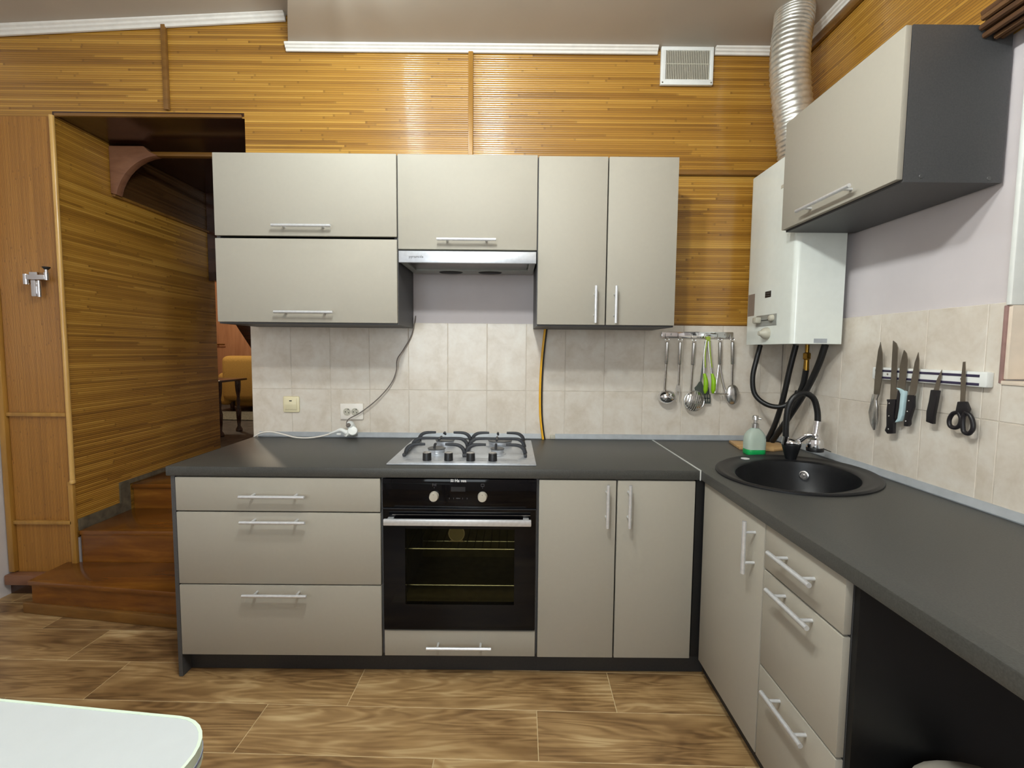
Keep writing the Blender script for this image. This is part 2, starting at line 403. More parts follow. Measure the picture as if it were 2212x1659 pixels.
rod_x('batten', M['batten_d'], 1.15, XW - 0.005, 2.186, 0.024, WBO, d=0.016)
rod_x('batten', M['batten_d'], 1.15, XW - 0.005, 1.437, 0.008, WBO, d=0.004)
rod_z('batten', M['batten'], -2.106, 0.030, 0.12, 2.42, WBO, d=0.016)
rod_x('batten', M['batten'], -2.09, -1.785, 0.951, 0.020, WBO, d=0.010)
rod_x('batten', M['batten'], -2.09, -1.785, 0.384, 0.020, WBO, d=0.010)
rod_z('batten', M['batten'], -1.782, 0.026, 0.12, 0.60, WBO, d=0.010)
B().tube([(-1.768, YW - 0.008, 0.60), (-1.768, YW - 0.008, 2.43)], 0.0115, smooth=False).lathe([(0.001, -0.012), (0.012, -0.006), (0.014, 0.002), (0.012, 0.01)], (-1.768, YW - 0.008, 0.60), seg=12).done('corner_bead', M['bead'], WBO)
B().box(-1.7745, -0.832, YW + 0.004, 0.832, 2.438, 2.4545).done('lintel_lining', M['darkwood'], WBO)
rod_x('batten', M['batten_d'], -1.76, -0.84, 2.437, 0.016, WBO, d=0.006)
B().box(-2.126, -1.79, YW - 0.006, YW + 0.008, 0.001, 0.062).done('base_strip', M['darkwood'], WBO)
B().box(-2.12, -1.79, YW - 0.045, YW + 0.008, 0.062, 0.117, 0.008).done('threshold_board', M['pinkwood'], WBO)

# back wall tiles (20 cm grid, upper row full height, lower row cut by the worktop)
def tile_mesh(w, h, t=0.008):
    b = B().box(-w / 2, w / 2, -t / 2, t / 2, -h / 2, h / 2, 0.0015, 1)
    me = bpy.data.meshes.new('wall_tile'); b.bm.to_mesh(me); b.bm.free(); me.materials.append(M['tile']); return me
G = 0.0024; ROW0, ROW1, ROW2 = 0.80, 1.093, 1.436
B().box(-0.829, XW, YW + 0.0011, YW + 0.0112, ROW0, ROW2 - 0.003).done('grout_bed', M['grout'], WBO)
TA, TB = tile_mesh(0.2 - G, ROW1 - ROW0 - G), tile_mesh(0.2 - G, ROW2 - ROW1 - G)
xs = [-0.829] + [-0.6275 + 0.2 * i for i in range(13)]
for i, x in enumerate(xs):
    x1 = xs[i + 1] if i + 1 < len(xs) else XW
    w = x1 - x; a, b2 = (TA, TB) if abs(w - 0.2) < 1e-4 else (tile_mesh(w - G, ROW1 - ROW0 - G), tile_mesh(w - G, ROW2 - ROW1 - G))
    piece('wall_tile', a, ((x + x1) / 2, YW + 0.004, (ROW0 + ROW1) / 2), WBO)
    piece('wall_tile', b2, ((x + x1) / 2, YW + 0.004, (ROW1 + ROW2) / 2), WBO)

# right wall with the window niche
WR = B(); X0, X1 = XW + 0.010, 2.16
NY0, NY1, NZ0, NZ1 = -1.75, -0.455, 1.225, 2.17
WR.box(X0, X1, NY1, 0.83, -0.06, 2.98); WR.box(X0, X1, -3.5, NY0, -0.06, 2.98)
WR.box(X0, X1, NY0, NY1, -0.06, NZ0); WR.box(X0, X1, NY0, NY1, NZ1, 2.98)
WRO = WR.done('wall_right', M['plaster'], kind='structure', smooth=False)
sheet('bamboo_panel', M['bam_y'], WRO, [(-0.415, YW, 2.19, 2.776), (-3.4, -0.415, 2.19, 2.776)], PITCHB, XW + 0.0095, 0.0013, plane='x')
B().box(XW + 0.0011, XW + 0.0112, NY1, YW, ROW0, 1.447 - 0.003).done('grout_bed', M['grout'], WRO)
B().box(XW + 0.0011, XW + 0.0112, -2.6, NY1, ROW0, NZ0 - 0.004).done('grout_bed', M['grout'], WRO)
RR1, RR2 = 1.110, 1.447
def tile_mesh_x(w, h, t=0.008):
    b = B().box(-t / 2, t / 2, -w / 2, w / 2, -h / 2, h / 2, 0.0015, 1)
    me = bpy.data.meshes.new('wall_tile'); b.bm.to_mesh(me); b.bm.free(); me.materials.append(M['tile']); return me
ys = [YW] + [0.595 - 0.2 * i for i in range(6)] + [NY1]
ys = [0.633, 0.597, 0.397, 0.197, -0.003, -0.203, -0.403, NY1]
for i in range(len(ys) - 1):
    w = ys[i] - ys[i + 1]; c = (ys[i] + ys[i + 1]) / 2
    if w < 0.01: continue
    piece('wall_tile', tile_mesh_x(w - G, RR1 - ROW0 - G), (XW + 0.004, c, (ROW0 + RR1) / 2), WRO)
    piece('wall_tile', tile_mesh_x(w - G, RR2 - RR1 - G), (XW + 0.004, c, (RR1 + RR2) / 2), WRO)
ys = [NY1, -0.603, -0.803, -1.003, -1.203, -1.403, -1.603, -1.803, -2.003]
for i in range(len(ys) - 1):
    w = ys[i] - ys[i + 1]; c = (ys[i] + ys[i + 1]) / 2
    piece('wall_tile', tile_mesh_x(w - G, RR1 - ROW0 - G), (XW + 0.004, c, (ROW0 + RR1) / 2), WRO)
    piece('wall_tile', tile_mesh_x(w - G, NZ0 - RR1 - G), (XW + 0.004, c, (RR1 + NZ0) / 2), WRO)
B().box(XW - 0.006, X1, NY1 - 0.014, NY1 + 0.002, 1.437, NZ1, 0.004).done('reveal_panel', M['white'], WRO)
B().box(XW + 0.002, X1, NY1 - 0.012, NY1 + 0.002, NZ0 + 0.006, 1.437, 0.001).done('reveal_tile', M['tilep'], WRO)
B().box(XW - 0.003, XW + 0.006, NY1 - 0.002, NY1 + 0.008, NZ0 - 0.006, 1.437, 0.002).done('edge_profile', M['edgebr'], WRO)
B().box(XW - 0.004, X1, NY0, NY1, NZ0 - 0.010, NZ0 + 0.002, 0.002).done('niche_sill', M['tilep'], WRO)
W1 = B().box(2.10, 2.15, NY0, NY1, NZ0, NZ0 + 0.07, 0.004).box(2.10, 2.15, NY0, NY1, NZ1 - 0.07, NZ1, 0.004).box(2.10, 2.15, NY0, NY0 + 0.07, NZ0, NZ1, 0.004).box(2.10, 2.15, NY1 - 0.085, NY1 - 0.015, NZ0, NZ1, 0.004).box(2.10, 2.15, -1.14, -1.06, NZ0, NZ1, 0.004).done('window_1', M['white'], kind='structure')
box('pane', M['glass'], 2.12, 2.13, NY0 + 0.05, -1.1, NZ0 + 0.05, NZ1 - 0.05, W1)
box('pane', M['glass'], 2.12, 2.13, -1.1, NY1 - 0.05, NZ0 + 0.05, NZ1 - 0.05, W1)

# remaining room shell
W2 = B().box(-1.10, -1.05, -3.50, -3.455, 0.90, 2.34, 0.003).box(0.65, 0.70, -3.50, -3.455, 0.90, 2.34, 0.003).box(-1.05, 0.65, -3.50, -3.455, 0.90, 0.945, 0.003).box(-1.05, 0.65, -3.50, -3.455, 2.295, 2.34, 0.003).done('added_window', M['white'], kind='structure')  # unseen window frame, added to go with the fill light
box('pane', M['glass'], -1.05, 0.65, -3.485, -3.475, 0.945, 2.295, W2)
box('wall_left', M['whitewall'], -2.33, -2.13, -3.5, YW + 0.01, -0.06, 2.98, kind='structure')
box('wall_front', M['whitewall'], -2.33, 2.16, -3.7, -3.5, -0.06, 2.98, kind='structure')
CE = B().prism([(-2.33, 0.66, 2.825), (-2.33, -3.55, 2.825), (-0.25, -3.55, 2.935), (-0.25, 0.66, 2.935)], (0, 0, 0.05)).done('ceiling', M['ceil'], kind='structure', smooth=False)
# lowered part of the ceiling with an oblique left face
B().prism([(-0.604, 0.66, 2.776), (-0.604, 0.633, 2.776), (-0.30, -0.02, 2.776), (-0.30, -3.55, 2.776), (2.0, -3.55, 2.776), (2.0, 0.66, 2.776)], (0, 0, 0.20)).done('ceiling', M['ceil'], kind='structure', smooth=False)
def cornice(name, p0, p1, nrm, h=0.036, d=0.026):
    """moulded strip in the wall/ceiling corner; nrm points into the room"""
    pr = [(0, 0), (0.004, 0.0), (0.30, 0.02), (0.34, 0.30), (0.62, 0.42), (0.66, 0.62), (0.95, 0.74), (1.0, 1.0), (0, 1.0)]
    p0, p1, n = Vector(p0), Vector(p1), Vector(nrm)
    r = lambda p: [p + n * (d * a) + Vector((0, 0, h * b)) for a, b in pr]
    return B().ring_sweep([r(p0), r(p1)]).done(name, M['cornice'], kind='structure', ang=30)
cornice('trim_1', (-2.128, YW, 2.793), (-0.612, YW, 2.882), (0, -1, 0), 0.042, 0.030)
cornice('trim_2', (-0.612, YW, 2.742), (1.196, YW, 2.744), (0, -1, 0), 0.034, 0.026)
cornice('trim_3', (1.475, YW, 2.744), (XW, YW, 2.742), (0, -1, 0), 0.034, 0.026)
cornice('trim_4', (XW, 0.62, 2.742), (XW, -3.4, 2.742), (-1, 0, 0), 0.034, 0.026)
B().box(XW - 0.012, XW + 0.005, -3.4, 0.60, 2.70, 2.738, 0.003).done('trim_5', M['batten_d'], kind='structure')

# passage behind the doorway
WP = box('wall_passage', M['plaster'], -1.97, -1.7745, 0.83, 1.88, -0.06, 2.6, kind='structure')
sheet('bamboo_panel', M['bam_y'], WP, [(YW + 0.002, 1.88, 0.30, 2.157)], PITCHB, -1.7745, 0.0013, plane='x', sign=1)
sheet('bamboo_panel', M['bam_y'], WP, [(YW + 0.002, 0.965, 2.157, 2.44)], PITCHB, -1.7745, 0.0013, plane='x', sign=1)
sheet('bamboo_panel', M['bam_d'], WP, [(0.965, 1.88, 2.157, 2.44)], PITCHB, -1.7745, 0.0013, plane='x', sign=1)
B().box(-1.7745, -1.752, 0.965, 1.88, 2.150, 2.164, 0.003).done('ledge_strip', M['batten_d'], WP)
B().prism([(-1.765, 0.648, 0.335), (-1.765, 0.648, 0.395), (-1.765, 0.915, 0.395), (-1.765, 0.915, 0.515), (-1.765, 1.88, 0.515), (-1.765, 1.88, 0.49), (-1.765, 0.985, 0.49), (-1.765, 0.985, 0.335)], (-0.012, 0, 0)).done('skirting', M['stone'], WP)
box('wall_passage_right', M['plaster'], -0.83, -0.70, 0.83, 5.4, -0.06, 3.0, kind='structure')
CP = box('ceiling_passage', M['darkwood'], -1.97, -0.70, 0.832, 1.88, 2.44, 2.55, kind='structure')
box('end_blocker', M['darkwood'], -1.7685, -0.832, 1.80, 1.879, 1.80, 2.439, CP)  # dark box added to block the bright upper part of the far room
box('floor_passage', M['rug'], -1.97, -0.70, 1.02, 1.9, 0.30, 0.482, kind='structure')
box('floor_far', M['rug'], -5.0, -0.70, 1.9, 5.5, 0.30, 0.482, kind='structure')
box('wall_far', M['orange'], -5.0, -0.70, 5.3, 5.5, 0.3, 3.0, kind='structure')
box('wall_far_left', M['orange'], -5.2, -5.0, 1.7, 5.5, 0.3, 3.0, kind='structure')
box('wall_far_front', M['plaster'], -5.0, -1.97, 1.78, 1.88, 0.3, 3.0, kind='structure')
box('ceiling_far', M['ceil'], -5.2, -0.70, 1.88, 5.5, 2.95, 3.05, kind='structure')
D1 = box('door_1', M['orange'], -3.9, -3.28, 5.262, 5.30, 0.482, 2.50, bev=0.004, kind='structure')
B().box(-3.97, -3.9, 5.25, 5.30, 0.482, 2.57, 0.006).box(-3.28, -3.235, 5.25, 5.30, 0.482, 2.57, 0.006).box(-3.97, -3.235, 5.25, 5.30, 2.50, 2.57, 0.006).done('door_frame', M['orange'], D1)
B().cyl((-3.84, 5.25, 1.35), (-3.84, 5.21, 1.35), 0.009).cyl((-3.84, 5.215, 1.35), (-3.73, 5.215, 1.35), 0.009).done('door_handle', M['brass'], D1)

# arch brace and lintel in the passage
t = thing('arch_brace', 'reddish wooden corner brace with curved edge and lintel inside the dark doorway', 'brace', (-1.68, 0.97, 2.165))
arc = []
cxx, czz, ra = -1.47, 2.10, 0.275
for i in range(9):
    a = math.radians(168 - i * 9.0); arc.append((cxx + ra * math.cos(a), 0.955, czz + ra * math.sin(a)))
B().prism([(-1.770, 0.955, 2.166), (-1.770, 0.955, 2.424), (-1.575, 0.955, 2.424), (-1.545, 0.955, 2.395)] + list(reversed(arc)) , (0, 0.045, 0), 0.003).done('brace', M['pinkwood'], t)
B().box(-1.55, -0.835, 0.958, 0.995, 2.372, 2.395, 0.003).done('lintel_bar', M['batten_d'], t)

# steps up into the passage
t = thing('staircase', 'glossy red-brown wooden steps rising into the doorway left of the drawers', 'stairs', (-1.3, 0.6, 0))
def skew(x): return 0.347 - 0.122 * (x + 1.041)
B().prism([(-1.835, skew(-1.835) - 0.012, 0.145), (-0.812, skew(-0.812) - 0.012, 0.145), (-0.812, 0.642, 0.145), (-1.835, 0.642, 0.145)], (0, 0, 0.023), 0.003).done('tread', M['stair'], t)
B().prism([(-1.825, skew(-1.825), 0.004), (-0.815, skew(-0.815), 0.004), (-0.815, 0.640, 0.004), (-1.825, 0.640, 0.004)], (0, 0, 0.141)).done('riser', M['stair'], t)
B().prism([(-1.875, skew(-1.875) - 0.006, 0.001), (-0.815, skew(-0.815) - 0.030, 0.001), (-0.815, skew(-0.815) - 0.001, 0.001), (-1.875, skew(-1.875) + 0.012, 0.001)], (0, 0, 0.052), 0.003).done('base_board', M['batten_d'], t)
B().box(-1.758, -0.832, 0.645, 0.99, 0.02, 0.315).done('riser', M['stair'], t)
B().box(-1.760, -0.832, 0.637, 0.995, 0.315, 0.338, 0.003).done('tread', M['stair'], t)
B().box(-1.758, -0.832, 1.0, 1.30, 0.02, 0.462).done('riser', M['stair'], t)
B().box(-1.760, -0.832, 0.988, 1.30, 0.462, 0.486, 0.003).done('tread', M['stair'], t)

# ------------------------------------------------------------------ far room things
t = thing('sofa', 'ochre yellow upholstered sofa in the far room beyond the doorway', 'sofa', (-2.6, 4.45, 0.484))
B().box(-3.22, -1.6, 4.25, 4.52, 0.62, 1.20, 0.075, 4).done('backrest', M['sofa'], t)
B().box(-3.18, -1.64, 4.40, 5.05, 0.53, 0.86, 0.05, 3).done('seat', M['sofa'], t)
B().box(-3.30, -3.14, 4.30, 5.08, 0.56, 0.98, 0.06, 4).done('armrest', M['sofa'], t)
B().box(-1.70, -1.54, 4.30, 5.08, 0.56, 0.98, 0.06, 4).done('armrest', M['sofa'], t)
for x, y in ((-3.15, 4.38), (-1.7, 4.38), (-3.15, 5.0), (-1.7, 5.0)):
    B().cyl((x, y, 0.483), (x, y, 0.60), 0.022, 0.03, 12).done('leg', M['darkwood'], t)
t = thing('side_table', 'small dark table with turned leg beyond the passage wall', 'table', (-2.38, 2.7, 0.484))
B().box(-2.62, -2.13, 2.48, 2.92, 0.985, 1.005, 0.004).done('tabletop', M['darkwood'], t)
for x, y in ((-2.185, 2.55), (-2.57, 2.55), (-2.185, 2.85), (-2.57, 2.85)):
    B().lathe([(0.030, 0.0), (0.030, 0.02), (0.014, 0.05), (0.02, 0.12), (0.024, 0.2), (0.013, 0.26), (0.018, 0.30), (0.013, 0.34), (0.022, 0.40), (0.026, 0.45), (0.026, 0.501)], (x, y, 0.484), seg=12).done('leg', M['darkwood'], t)
o = B().prism([(-3.5, 3.6, 0.483), (-1.6, 3.45, 0.483), (-1.5, 4.2, 0.483), (-3.5, 4.2, 0.483)], (0, 0, 0.012), 0.003).done('rug', M['rug2'])
props(o, 'grey shaggy rug on the dark floor in front of the ochre sofa', 'rug')
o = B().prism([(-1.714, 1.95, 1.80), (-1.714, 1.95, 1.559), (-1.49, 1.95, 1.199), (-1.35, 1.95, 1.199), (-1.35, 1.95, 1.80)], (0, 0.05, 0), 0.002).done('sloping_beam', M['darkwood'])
props(o, 'dark sloping wooden beam seen under the left wall cabinet in the doorway', 'beam')

# ------------------------------------------------------------------ kitchen units
def handle(parent, a, b, out, r=0.0064, inset=0.042, stand=0.034):
    """bar handle: bar from a to b standing off the front by `stand`; `out` points away from the front"""
    a, b, n = Vector(a), Vector(b), Vector(out); d = (b - a).normalized()
    q = B().tube([a, b], r, seg=12, smooth=False)
    for p in (a + d * inset, b - d * inset):
        q.cyl(p, p - n * stand, 0.0048, seg=10)
    return q.done('handle', M['alu'], parent)
def front_y(name, t, x0, x1, z0, z1, y=0.0, th=0.018):
    return box(name, M['front'], x0 + 0.0027, x1 - 0.0027, y, y + th, z0 + 0.0027, z1 - 0.0027, t, 0.0022)
def front_x(name, t, y0, y1, z0, z1, x, th=0.018):
    return box(name, M['front'], x, x + th, y0 + 0.0027, y1 - 0.0027, z0 + 0.0027, z1 - 0.0027, t, 0.0022)
def carcass(t, x0, x1, y0, y1, z0, z1, top=True, w=0.016, open_x=False):
    q = B()
    if open_x:
        q.box(x0, x1, y0, y0 + w, z0, z1).box(x0, x1, y1 - w, y1, z0, z1).box(x0, x1, y0 + w, y1 - w, z0, z0 + w).box(x1 - 0.004, x1, y0 + w, y1 - w, z0 + w, z1)
        if top: q.box(x0, x1, y0 + w, y1 - w, z1 - w, z1)
    else:
        q.box(x0, x0 + w, y0, y1, z0, z1).box(x1 - w, x1, y0, y1, z0, z1).box(x0 + w, x1 - w, y0, y1, z0, z0 + w).box(x0 + w, x1 - w, y1 - 0.004, y1, z0 + w, z1)
        if top: q.box(x0 + w, x1 - w, y0, y1, z1 - w, z1)
    return q.done('body', M['carc'], t, smooth=False)
ZT = HC - TC
# lower left: three drawers
t = thing('drawer_cabinet', 'wide greige base cabinet with three drawers left of the oven', 'cabinet', (-0.4, 0.3, 0))
carcass(t, XL0, -0.001, 0.0195, 0.60, 0.10, ZT - 0.0005)
box('side_panel', M['carc'], -0.8075, XL0 - 0.0005, 0.004, 0.615, 0.002, ZT - 0.0005, t)
for z0, z1, hz in ((S1, ZF, 0.7395), (S2, S1, 0.6405), (ZB, S2, 0.353)):
    d = front_y('drawer', t, XL0, 0.0, z0, z1); handle(d, (-0.527, -0.034, hz), (-0.280, -0.034, hz), (0, -1, 0))
# oven housing with the small drawer
t = thing('oven_housing', 'dark oven housing with low greige drawer beneath the black oven', 'cabinet', (0.3, 0.3, 0))
carcass(t, 0.0, XM - 0.001, 0.012, 0.60, 0.10, ZT - 0.0005, top=False)
d = front_y('drawer', t, 0.006, XM - 0.004, ZB + 0.002, 0.203); handle(d, (0.178, -0.034, 0.148), (0.428, -0.034, 0.148), (0, -1, 0))
# lower right: two doors
t = thing('base_cabinet', 'greige base cabinet with two doors and upright handles right of the oven', 'cabinet', (0.9, 0.3, 0))
carcass(t, XM, XR - 0.001, 0.0195, 0.60, 0.10, ZT - 0.0005)
d = front_y('door', t, XM, 0.9075, ZB, ZF); handle(d, (0.867, -0.034, 0.796), (0.867, -0.034, 0.630), (0, -1, 0), inset=0.034)
d = front_y('door', t, 0.9075, XR, ZB, ZF); handle(d, (0.951, -0.034, 0.796), (0.951, -0.034, 0.630), (0, -1, 0), inset=0.034)
# right run
XF, YD, YE = 1.2408, -0.4411, -0.7772
t = thing('corner_cabinet', 'greige one-door sink cabinet in the corner beneath the round sink', 'cabinet', (1.55, -0.1, 0))
carcass(t, XF + 0.019, 1.855, YD + 0.0005, 0.600, 0.10, ZT - 0.0005, top=False, open_x=True)
d = front_x('door', t, YD, -0.004, ZB, ZF, XF); handle(d, (1.2068, -0.386, 0.790), (1.2068, -0.388, 0.628), (-1, 0, 0), inset=0.034)
box('filler_strip', M['nearblack'], XR + 0.001, XF + 0.018, 0.003, 0.018, 0.10, ZT - 0.0005, t)
t = thing('drawer_cabinet', 'narrow greige base cabinet with three drawers on the right wall', 'cabinet', (1.55, -0.61, 0))
carcass(t, XF + 0.019, 1.855, YE + 0.001, YD - 0.0005, 0.10, ZT - 0.0005, open_x=True)
box('side_panel', M['nearblack'], XF + 0.019, 1.86, YE - 0.016, YE + 0.0005, 0.002, ZT - 0.0005, t)
for z0, z1, hz in ((S1, ZF, 0.7505), (S2, S1, 0.645), (ZB, S2, 0.3475)):
    d = front_x('drawer', t, YE, YD, z0, z1, XF); handle(d, (1.2068, -0.519, hz), (1.2068, -0.702, hz), (-1, 0, 0), inset=0.034)
# plinths
o = box('plinth_board', M['plinth'], XL0, 1.285, 0.055, 0.071, 0.002, 0.098); props(o, 'long charcoal plinth board under the back row of base cabinets', 'plinth')
o = box('plinth_board', M['plinth'], 1.288, 1.304, YE + 0.002, 0.054, 0.002, 0.098); props(o, 'charcoal plinth board under the right-hand base cabinets', 'plinth')

# worktops
t = thing('worktop', 'long dark grey worktop running under the hob to the corner', 'worktop', (0.2, 0.3, HC - TC))
box('slab', M['top'], -0.8209, 1.2215, -0.005, YW - 0.001, HC - TC, HC, t, 0.0045)
B().box(1.2215, 1.2265, -0.006, YW - 0.001, HC - 0.002, HC + 0.0012).box(1.2215, 1.2255, -0.0075, -0.004, HC - TC, HC + 0.0012).done('joint_strip', M['joint_w'], t)
SKC, BWC, STH = (1.569, -0.032), (1.548, -0.074), 0.73      # rim centre, bowl centre, turn of the oval
def oval_at(c, a, b_, z, n=56):
    return [(c[0] + a * math.cos(2 * math.pi * j / n) * math.cos(STH) - b_ * math.sin(2 * math.pi * j / n) * math.sin(STH), c[1] + a * math.cos(2 * math.pi * j / n) * math.sin(STH) + b_ * math.sin(2 * math.pi * j / n) * math.cos(STH), z) for j in range(n)]
b = bmesh.new()
def top_with_hole(b, z):
    o = [b.verts.new((x, y, z)) for x, y in ((1.2270, YW - 0.001), (1.2270, -2.3), (XW - 0.001, -2.3), (XW - 0.001, YW - 0.001))]
    i = [b.verts.new(p) for p in oval_at(BWC, 0.268, 0.206, z, 48)]
    e = [b.edges.new((o[k], o[(k + 1) % 4])) for k in range(4)] + [b.edges.new((i[k], i[(k + 1) % 48])) for k in range(48)]
    bmesh.ops.triangle_fill(b, use_beauty=True, edges=e); return o, i
oT, iT = top_with_hole(b, HC); oB, iB = top_with_hole(b, HC - TC)
for a1, a2 in ((oT, oB), (iT, iB)):
    for k in range(len(a1)):
        b.faces.new((a1[k], a1[(k + 1) % len(a1)], a2[(k + 1) % len(a1)], a2[k]))
bmesh.ops.recalc_face_normals(b, faces=b.faces)
fe = [e for e in b.edges if all(abs(v.co.x - 1.2270) < 1e-5 for v in e.verts) and abs(e.verts[0].co.z - e.verts[1].co.z) < 1e-5]
bmesh.ops.bevel(b, geom=fe, offset=0.0045, segments=2, affect='EDGES', profile=0.5)
me = bpy.data.meshes.new('worktop'); b.to_mesh(me); b.free()
o = link('worktop', me, M['top']); props(o, 'dark grey worktop along the right wall holding the black sink', 'worktop')

# aluminium upstands at the wall
def upstand(label, a, bb, n):
    a, bb, n = Vector(a), Vector(bb), Vector(n)
    pr = [(0, 0), (0.020, 0), (0.0215, 0.004), (0.016, 0.010), (0.007, 0.021), (0.004, 0.0245), (0, 0.0245)]
    r = lambda p: [p + n * x + Vector((0, 0, z)) for x, z in pr]
    o = B().ring_sweep([r(a), r(bb)]).done('upstand_strip', M['strip'], ang=25); return props(o, label, 'edge strip')
zu = HC + 0.0005
upstand('aluminium upstand strip behind the hob, left of the yellow gas hose', (-0.795, YW - 0.0005, zu), (0.652, YW - 0.0005, zu), (0, -1, 0))
upstand('aluminium upstand strip on the back wall right of the yellow gas hose', (0.725, YW - 0.0005, zu), (XW - 0.001, YW - 0.0005, zu), (0, -1, 0))
upstand('aluminium upstand strip along the right tiled wall', (XW - 0.0005, YW - 0.024, zu), (XW - 0.0005, -2.2, zu), (-1, 0, 0))
o = box('strip_end_cap', M['greyp'], 0.700, 0.7245, YW - 0.0185, YW - 0.0005, zu, zu + 0.020, bev=0.002); props(o, 'small grey end piece of the upstand strip beside the gas hose', 'end cap')

# upper cabinets
t = thing('wall_cabinet', 'wide greige wall cabinet with two stacked flap doors by the doorway', 'cabinet', (-0.4, 0.47, ZU0))
carcass(t, XL0, -0.001, YU + 0.0195, YW - 0.001, ZU0 - 0.004, ZU1 - 0.002)
d = front_y('door', t, XL0, 0.0, 1.7825, ZU1, YU); handle(d, (-0.527, 0.267, 1.822), (-0.275, 0.267, 1.822), (0, -1, 0))
d = front_y('door', t, XL0, 0.0, ZU0, 1.7765, YU); handle(d, (-0.526, 0.267, 1.457), (-0.273, 0.267, 1.457), (0, -1, 0))
t = thing('wall_cabinet', 'short greige wall cabinet with one flap door above the cooker hood', 'cabinet', (0.3, 0.47, 1.727))
carcass(t, 0.0, XM - 0.001, YU + 0.0195, YW - 0.001, 1.727, ZU1 - 0.002)
d = front_y('door', t, 0.0, XM, 1.731, ZU1, YU); handle(d, (0.175, 0.267, 1.770), (0.427, 0.267, 1.770), (0, -1, 0))
t = thing('wall_cabinet', 'greige wall cabinet with two tall doors right of the cooker hood', 'cabinet', (0.9, 0.47, ZU0))
carcass(t, XM, XR - 0.001, YU + 0.0195, YW - 0.001, ZU0 - 0.004, ZU1 - 0.005)
d = front_y('door', t, XM, 0.9075, ZU0, ZU1 - 0.003, YU); handle(d, (0.858, 0.267, 1.580), (0.858, 0.267, 1.421), (0, -1, 0), inset=0.034)
d = front_y('door', t, 0.9075, XR, ZU0, ZU1 - 0.003, YU); handle(d, (0.945, 0.267, 1.580), (0.945, 0.267, 1.421), (0, -1, 0), inset=0.034)
# right wall upper cabinet
RX, RY0, RY1, RZ0, RZ1 = 1.581, -0.411, 0.163, 1.787, 2.210
t = thing('wall_cabinet', 'greige flap-door wall cabinet with anthracite side on the right wall beside the window', 'cabinet', (1.73, -0.12, RZ0))
carcass(t, RX + 0.0195, XW - 0.001, RY0, RY1, RZ0 - 0.003, RZ1 - 0.002, open_x=True)
d = front_x('door', t, RY0 - 0.002, RY1 + 0.002, RZ0 + 0.001, RZ1, RX); handle(d, (1.547, 0.009, 1.823), (1.547, -0.268, 1.823), (-1, 0, 0), inset=0.036)
for x, z in ((1.650, 1.800), (1.842, 1.796)):
    B().lathe([(0.0001, 0.0015), (0.0055, 0.0012), (0.0062, 0)], (x, RY0 - 0.0002, z), (0, -1, 0), 12).done('screw_cap', M['capgrey'], t)

# cooker hood
t = thing('cooker_hood', 'slim slide-out cooker hood with steel front under the short wall cabinet', 'cooker hood', (0.3, 0.45, 1.672))
box('front_bar', M['hobsteel'], 0.010, 0.600, 0.278, 0.296, 1.6725, 1.7215, t, 0.002)
B().box(0.012, 0.598, 0.2965, 0.600, 1.690, 1.7255, 0.002).box(0.012, 0.040, 0.2965, 0.60, 1.676, 1.690).box(0.570, 0.598, 0.2965, 0.60, 1.676, 1.690).box(0.04, 0.57, 0.50, 0.60, 1.676, 1.690).done('body', M['greyplate'], t)
box('filter_panel', M['steel_d'], 0.045, 0.565, 0.30, 0.495, 1.682, 1.689, t, 0.001)
for x in (0.20, 0.39):
    B().lathe([(0.001, -0.004), (0.05, -0.004), (0.058, 0.0), (0.06, 0.003)], (x, 0.549, 1.6757), (0, 0, 1), 20, 1.0, 0.6).done('lamp_cover', M['dark'], t)
text('lettering', 'pyramida', 0.017, (0.085, 0.2772, 1.697), FACE_Y, M['logog'], t)

# ------------------------------------------------------------------ oven
t = thing('oven', 'black built-in oven with glass door and steel bar handle under the hob', 'oven', (0.3, 0.25, 0.206))
B().box(0.020, 0.586, 0.032, 0.048, 0.210, 0.800).box(0.02, 0.60 - 0.014, 0.55, 0.56, 0.21, 0.80).box(0.02, 0.06, 0.05, 0.55, 0.21, 0.69).box(0.546, 0.586, 0.05, 0.55, 0.21, 0.69).box(0.06, 0.546, 0.05, 0.55, 0.21, 0.27).box(0.06, 0.546, 0.05, 0.55, 0.64, 0.80)
q = B().box(0.020, 0.060, 0.022, 0.56, 0.210, 0.800).box(0.546, 0.586, 0.022, 0.56, 0.210, 0.800).box(0.06, 0.546, 0.022, 0.56, 0.210, 0.262).box(0.06, 0.546, 0.022, 0.56, 0.650, 0.800).box(0.06, 0.546, 0.53, 0.56, 0.262, 0.650)
q.done('cavity', M['cavity'], t, smooth=False)
cp = box('control_panel', M['black'], 0.007, 0.598, -0.004, 0.020, 0.694, 0.806, t, 0.002)
# door: frame of black glass around the viewing pane
dr = B()
DX0, DX1, DZ0, DZ1 = 0.009, 0.596, 0.208, 0.688
PX0, PX1, PZ0, PZ1 = 0.093, 0.515, 0.310, 0.612
for x0, x1, z0, z1 in ((DX0, PX0, DZ0, DZ1), (PX1, DX1, DZ0, DZ1), (PX0, PX1, DZ0, PZ0), (PX0, PX1, PZ1, DZ1)):
    dr.box(x0, x1, -0.006, 0.018, z0, z1)
do = dr.done('door', M['black'], t, smooth=False)
box('door_pane', M['smoke'], PX0, PX1, -0.0055, -0.0035, PZ0, PZ1, do)
box('vent_trim', M['steel_d'], 0.045, 0.575, -0.0075, -0.0055, 0.6655, 0.6685, do)
box('door_lip', M['disp'], 0.007, 0.598, -0.007, 0.018, 0.6885, 0.6925, do)
B().box(0.022, 0.577, -0.052, -0.040, 0.640, 0.664, 0.002).box(0.030, 0.052, -0.042, -0.006, 0.646, 0.658, 0.001).box(0.547, 0.569, -0.042, -0.006, 0.646, 0.658, 0.001).done('door_handle', M['alu'], do)
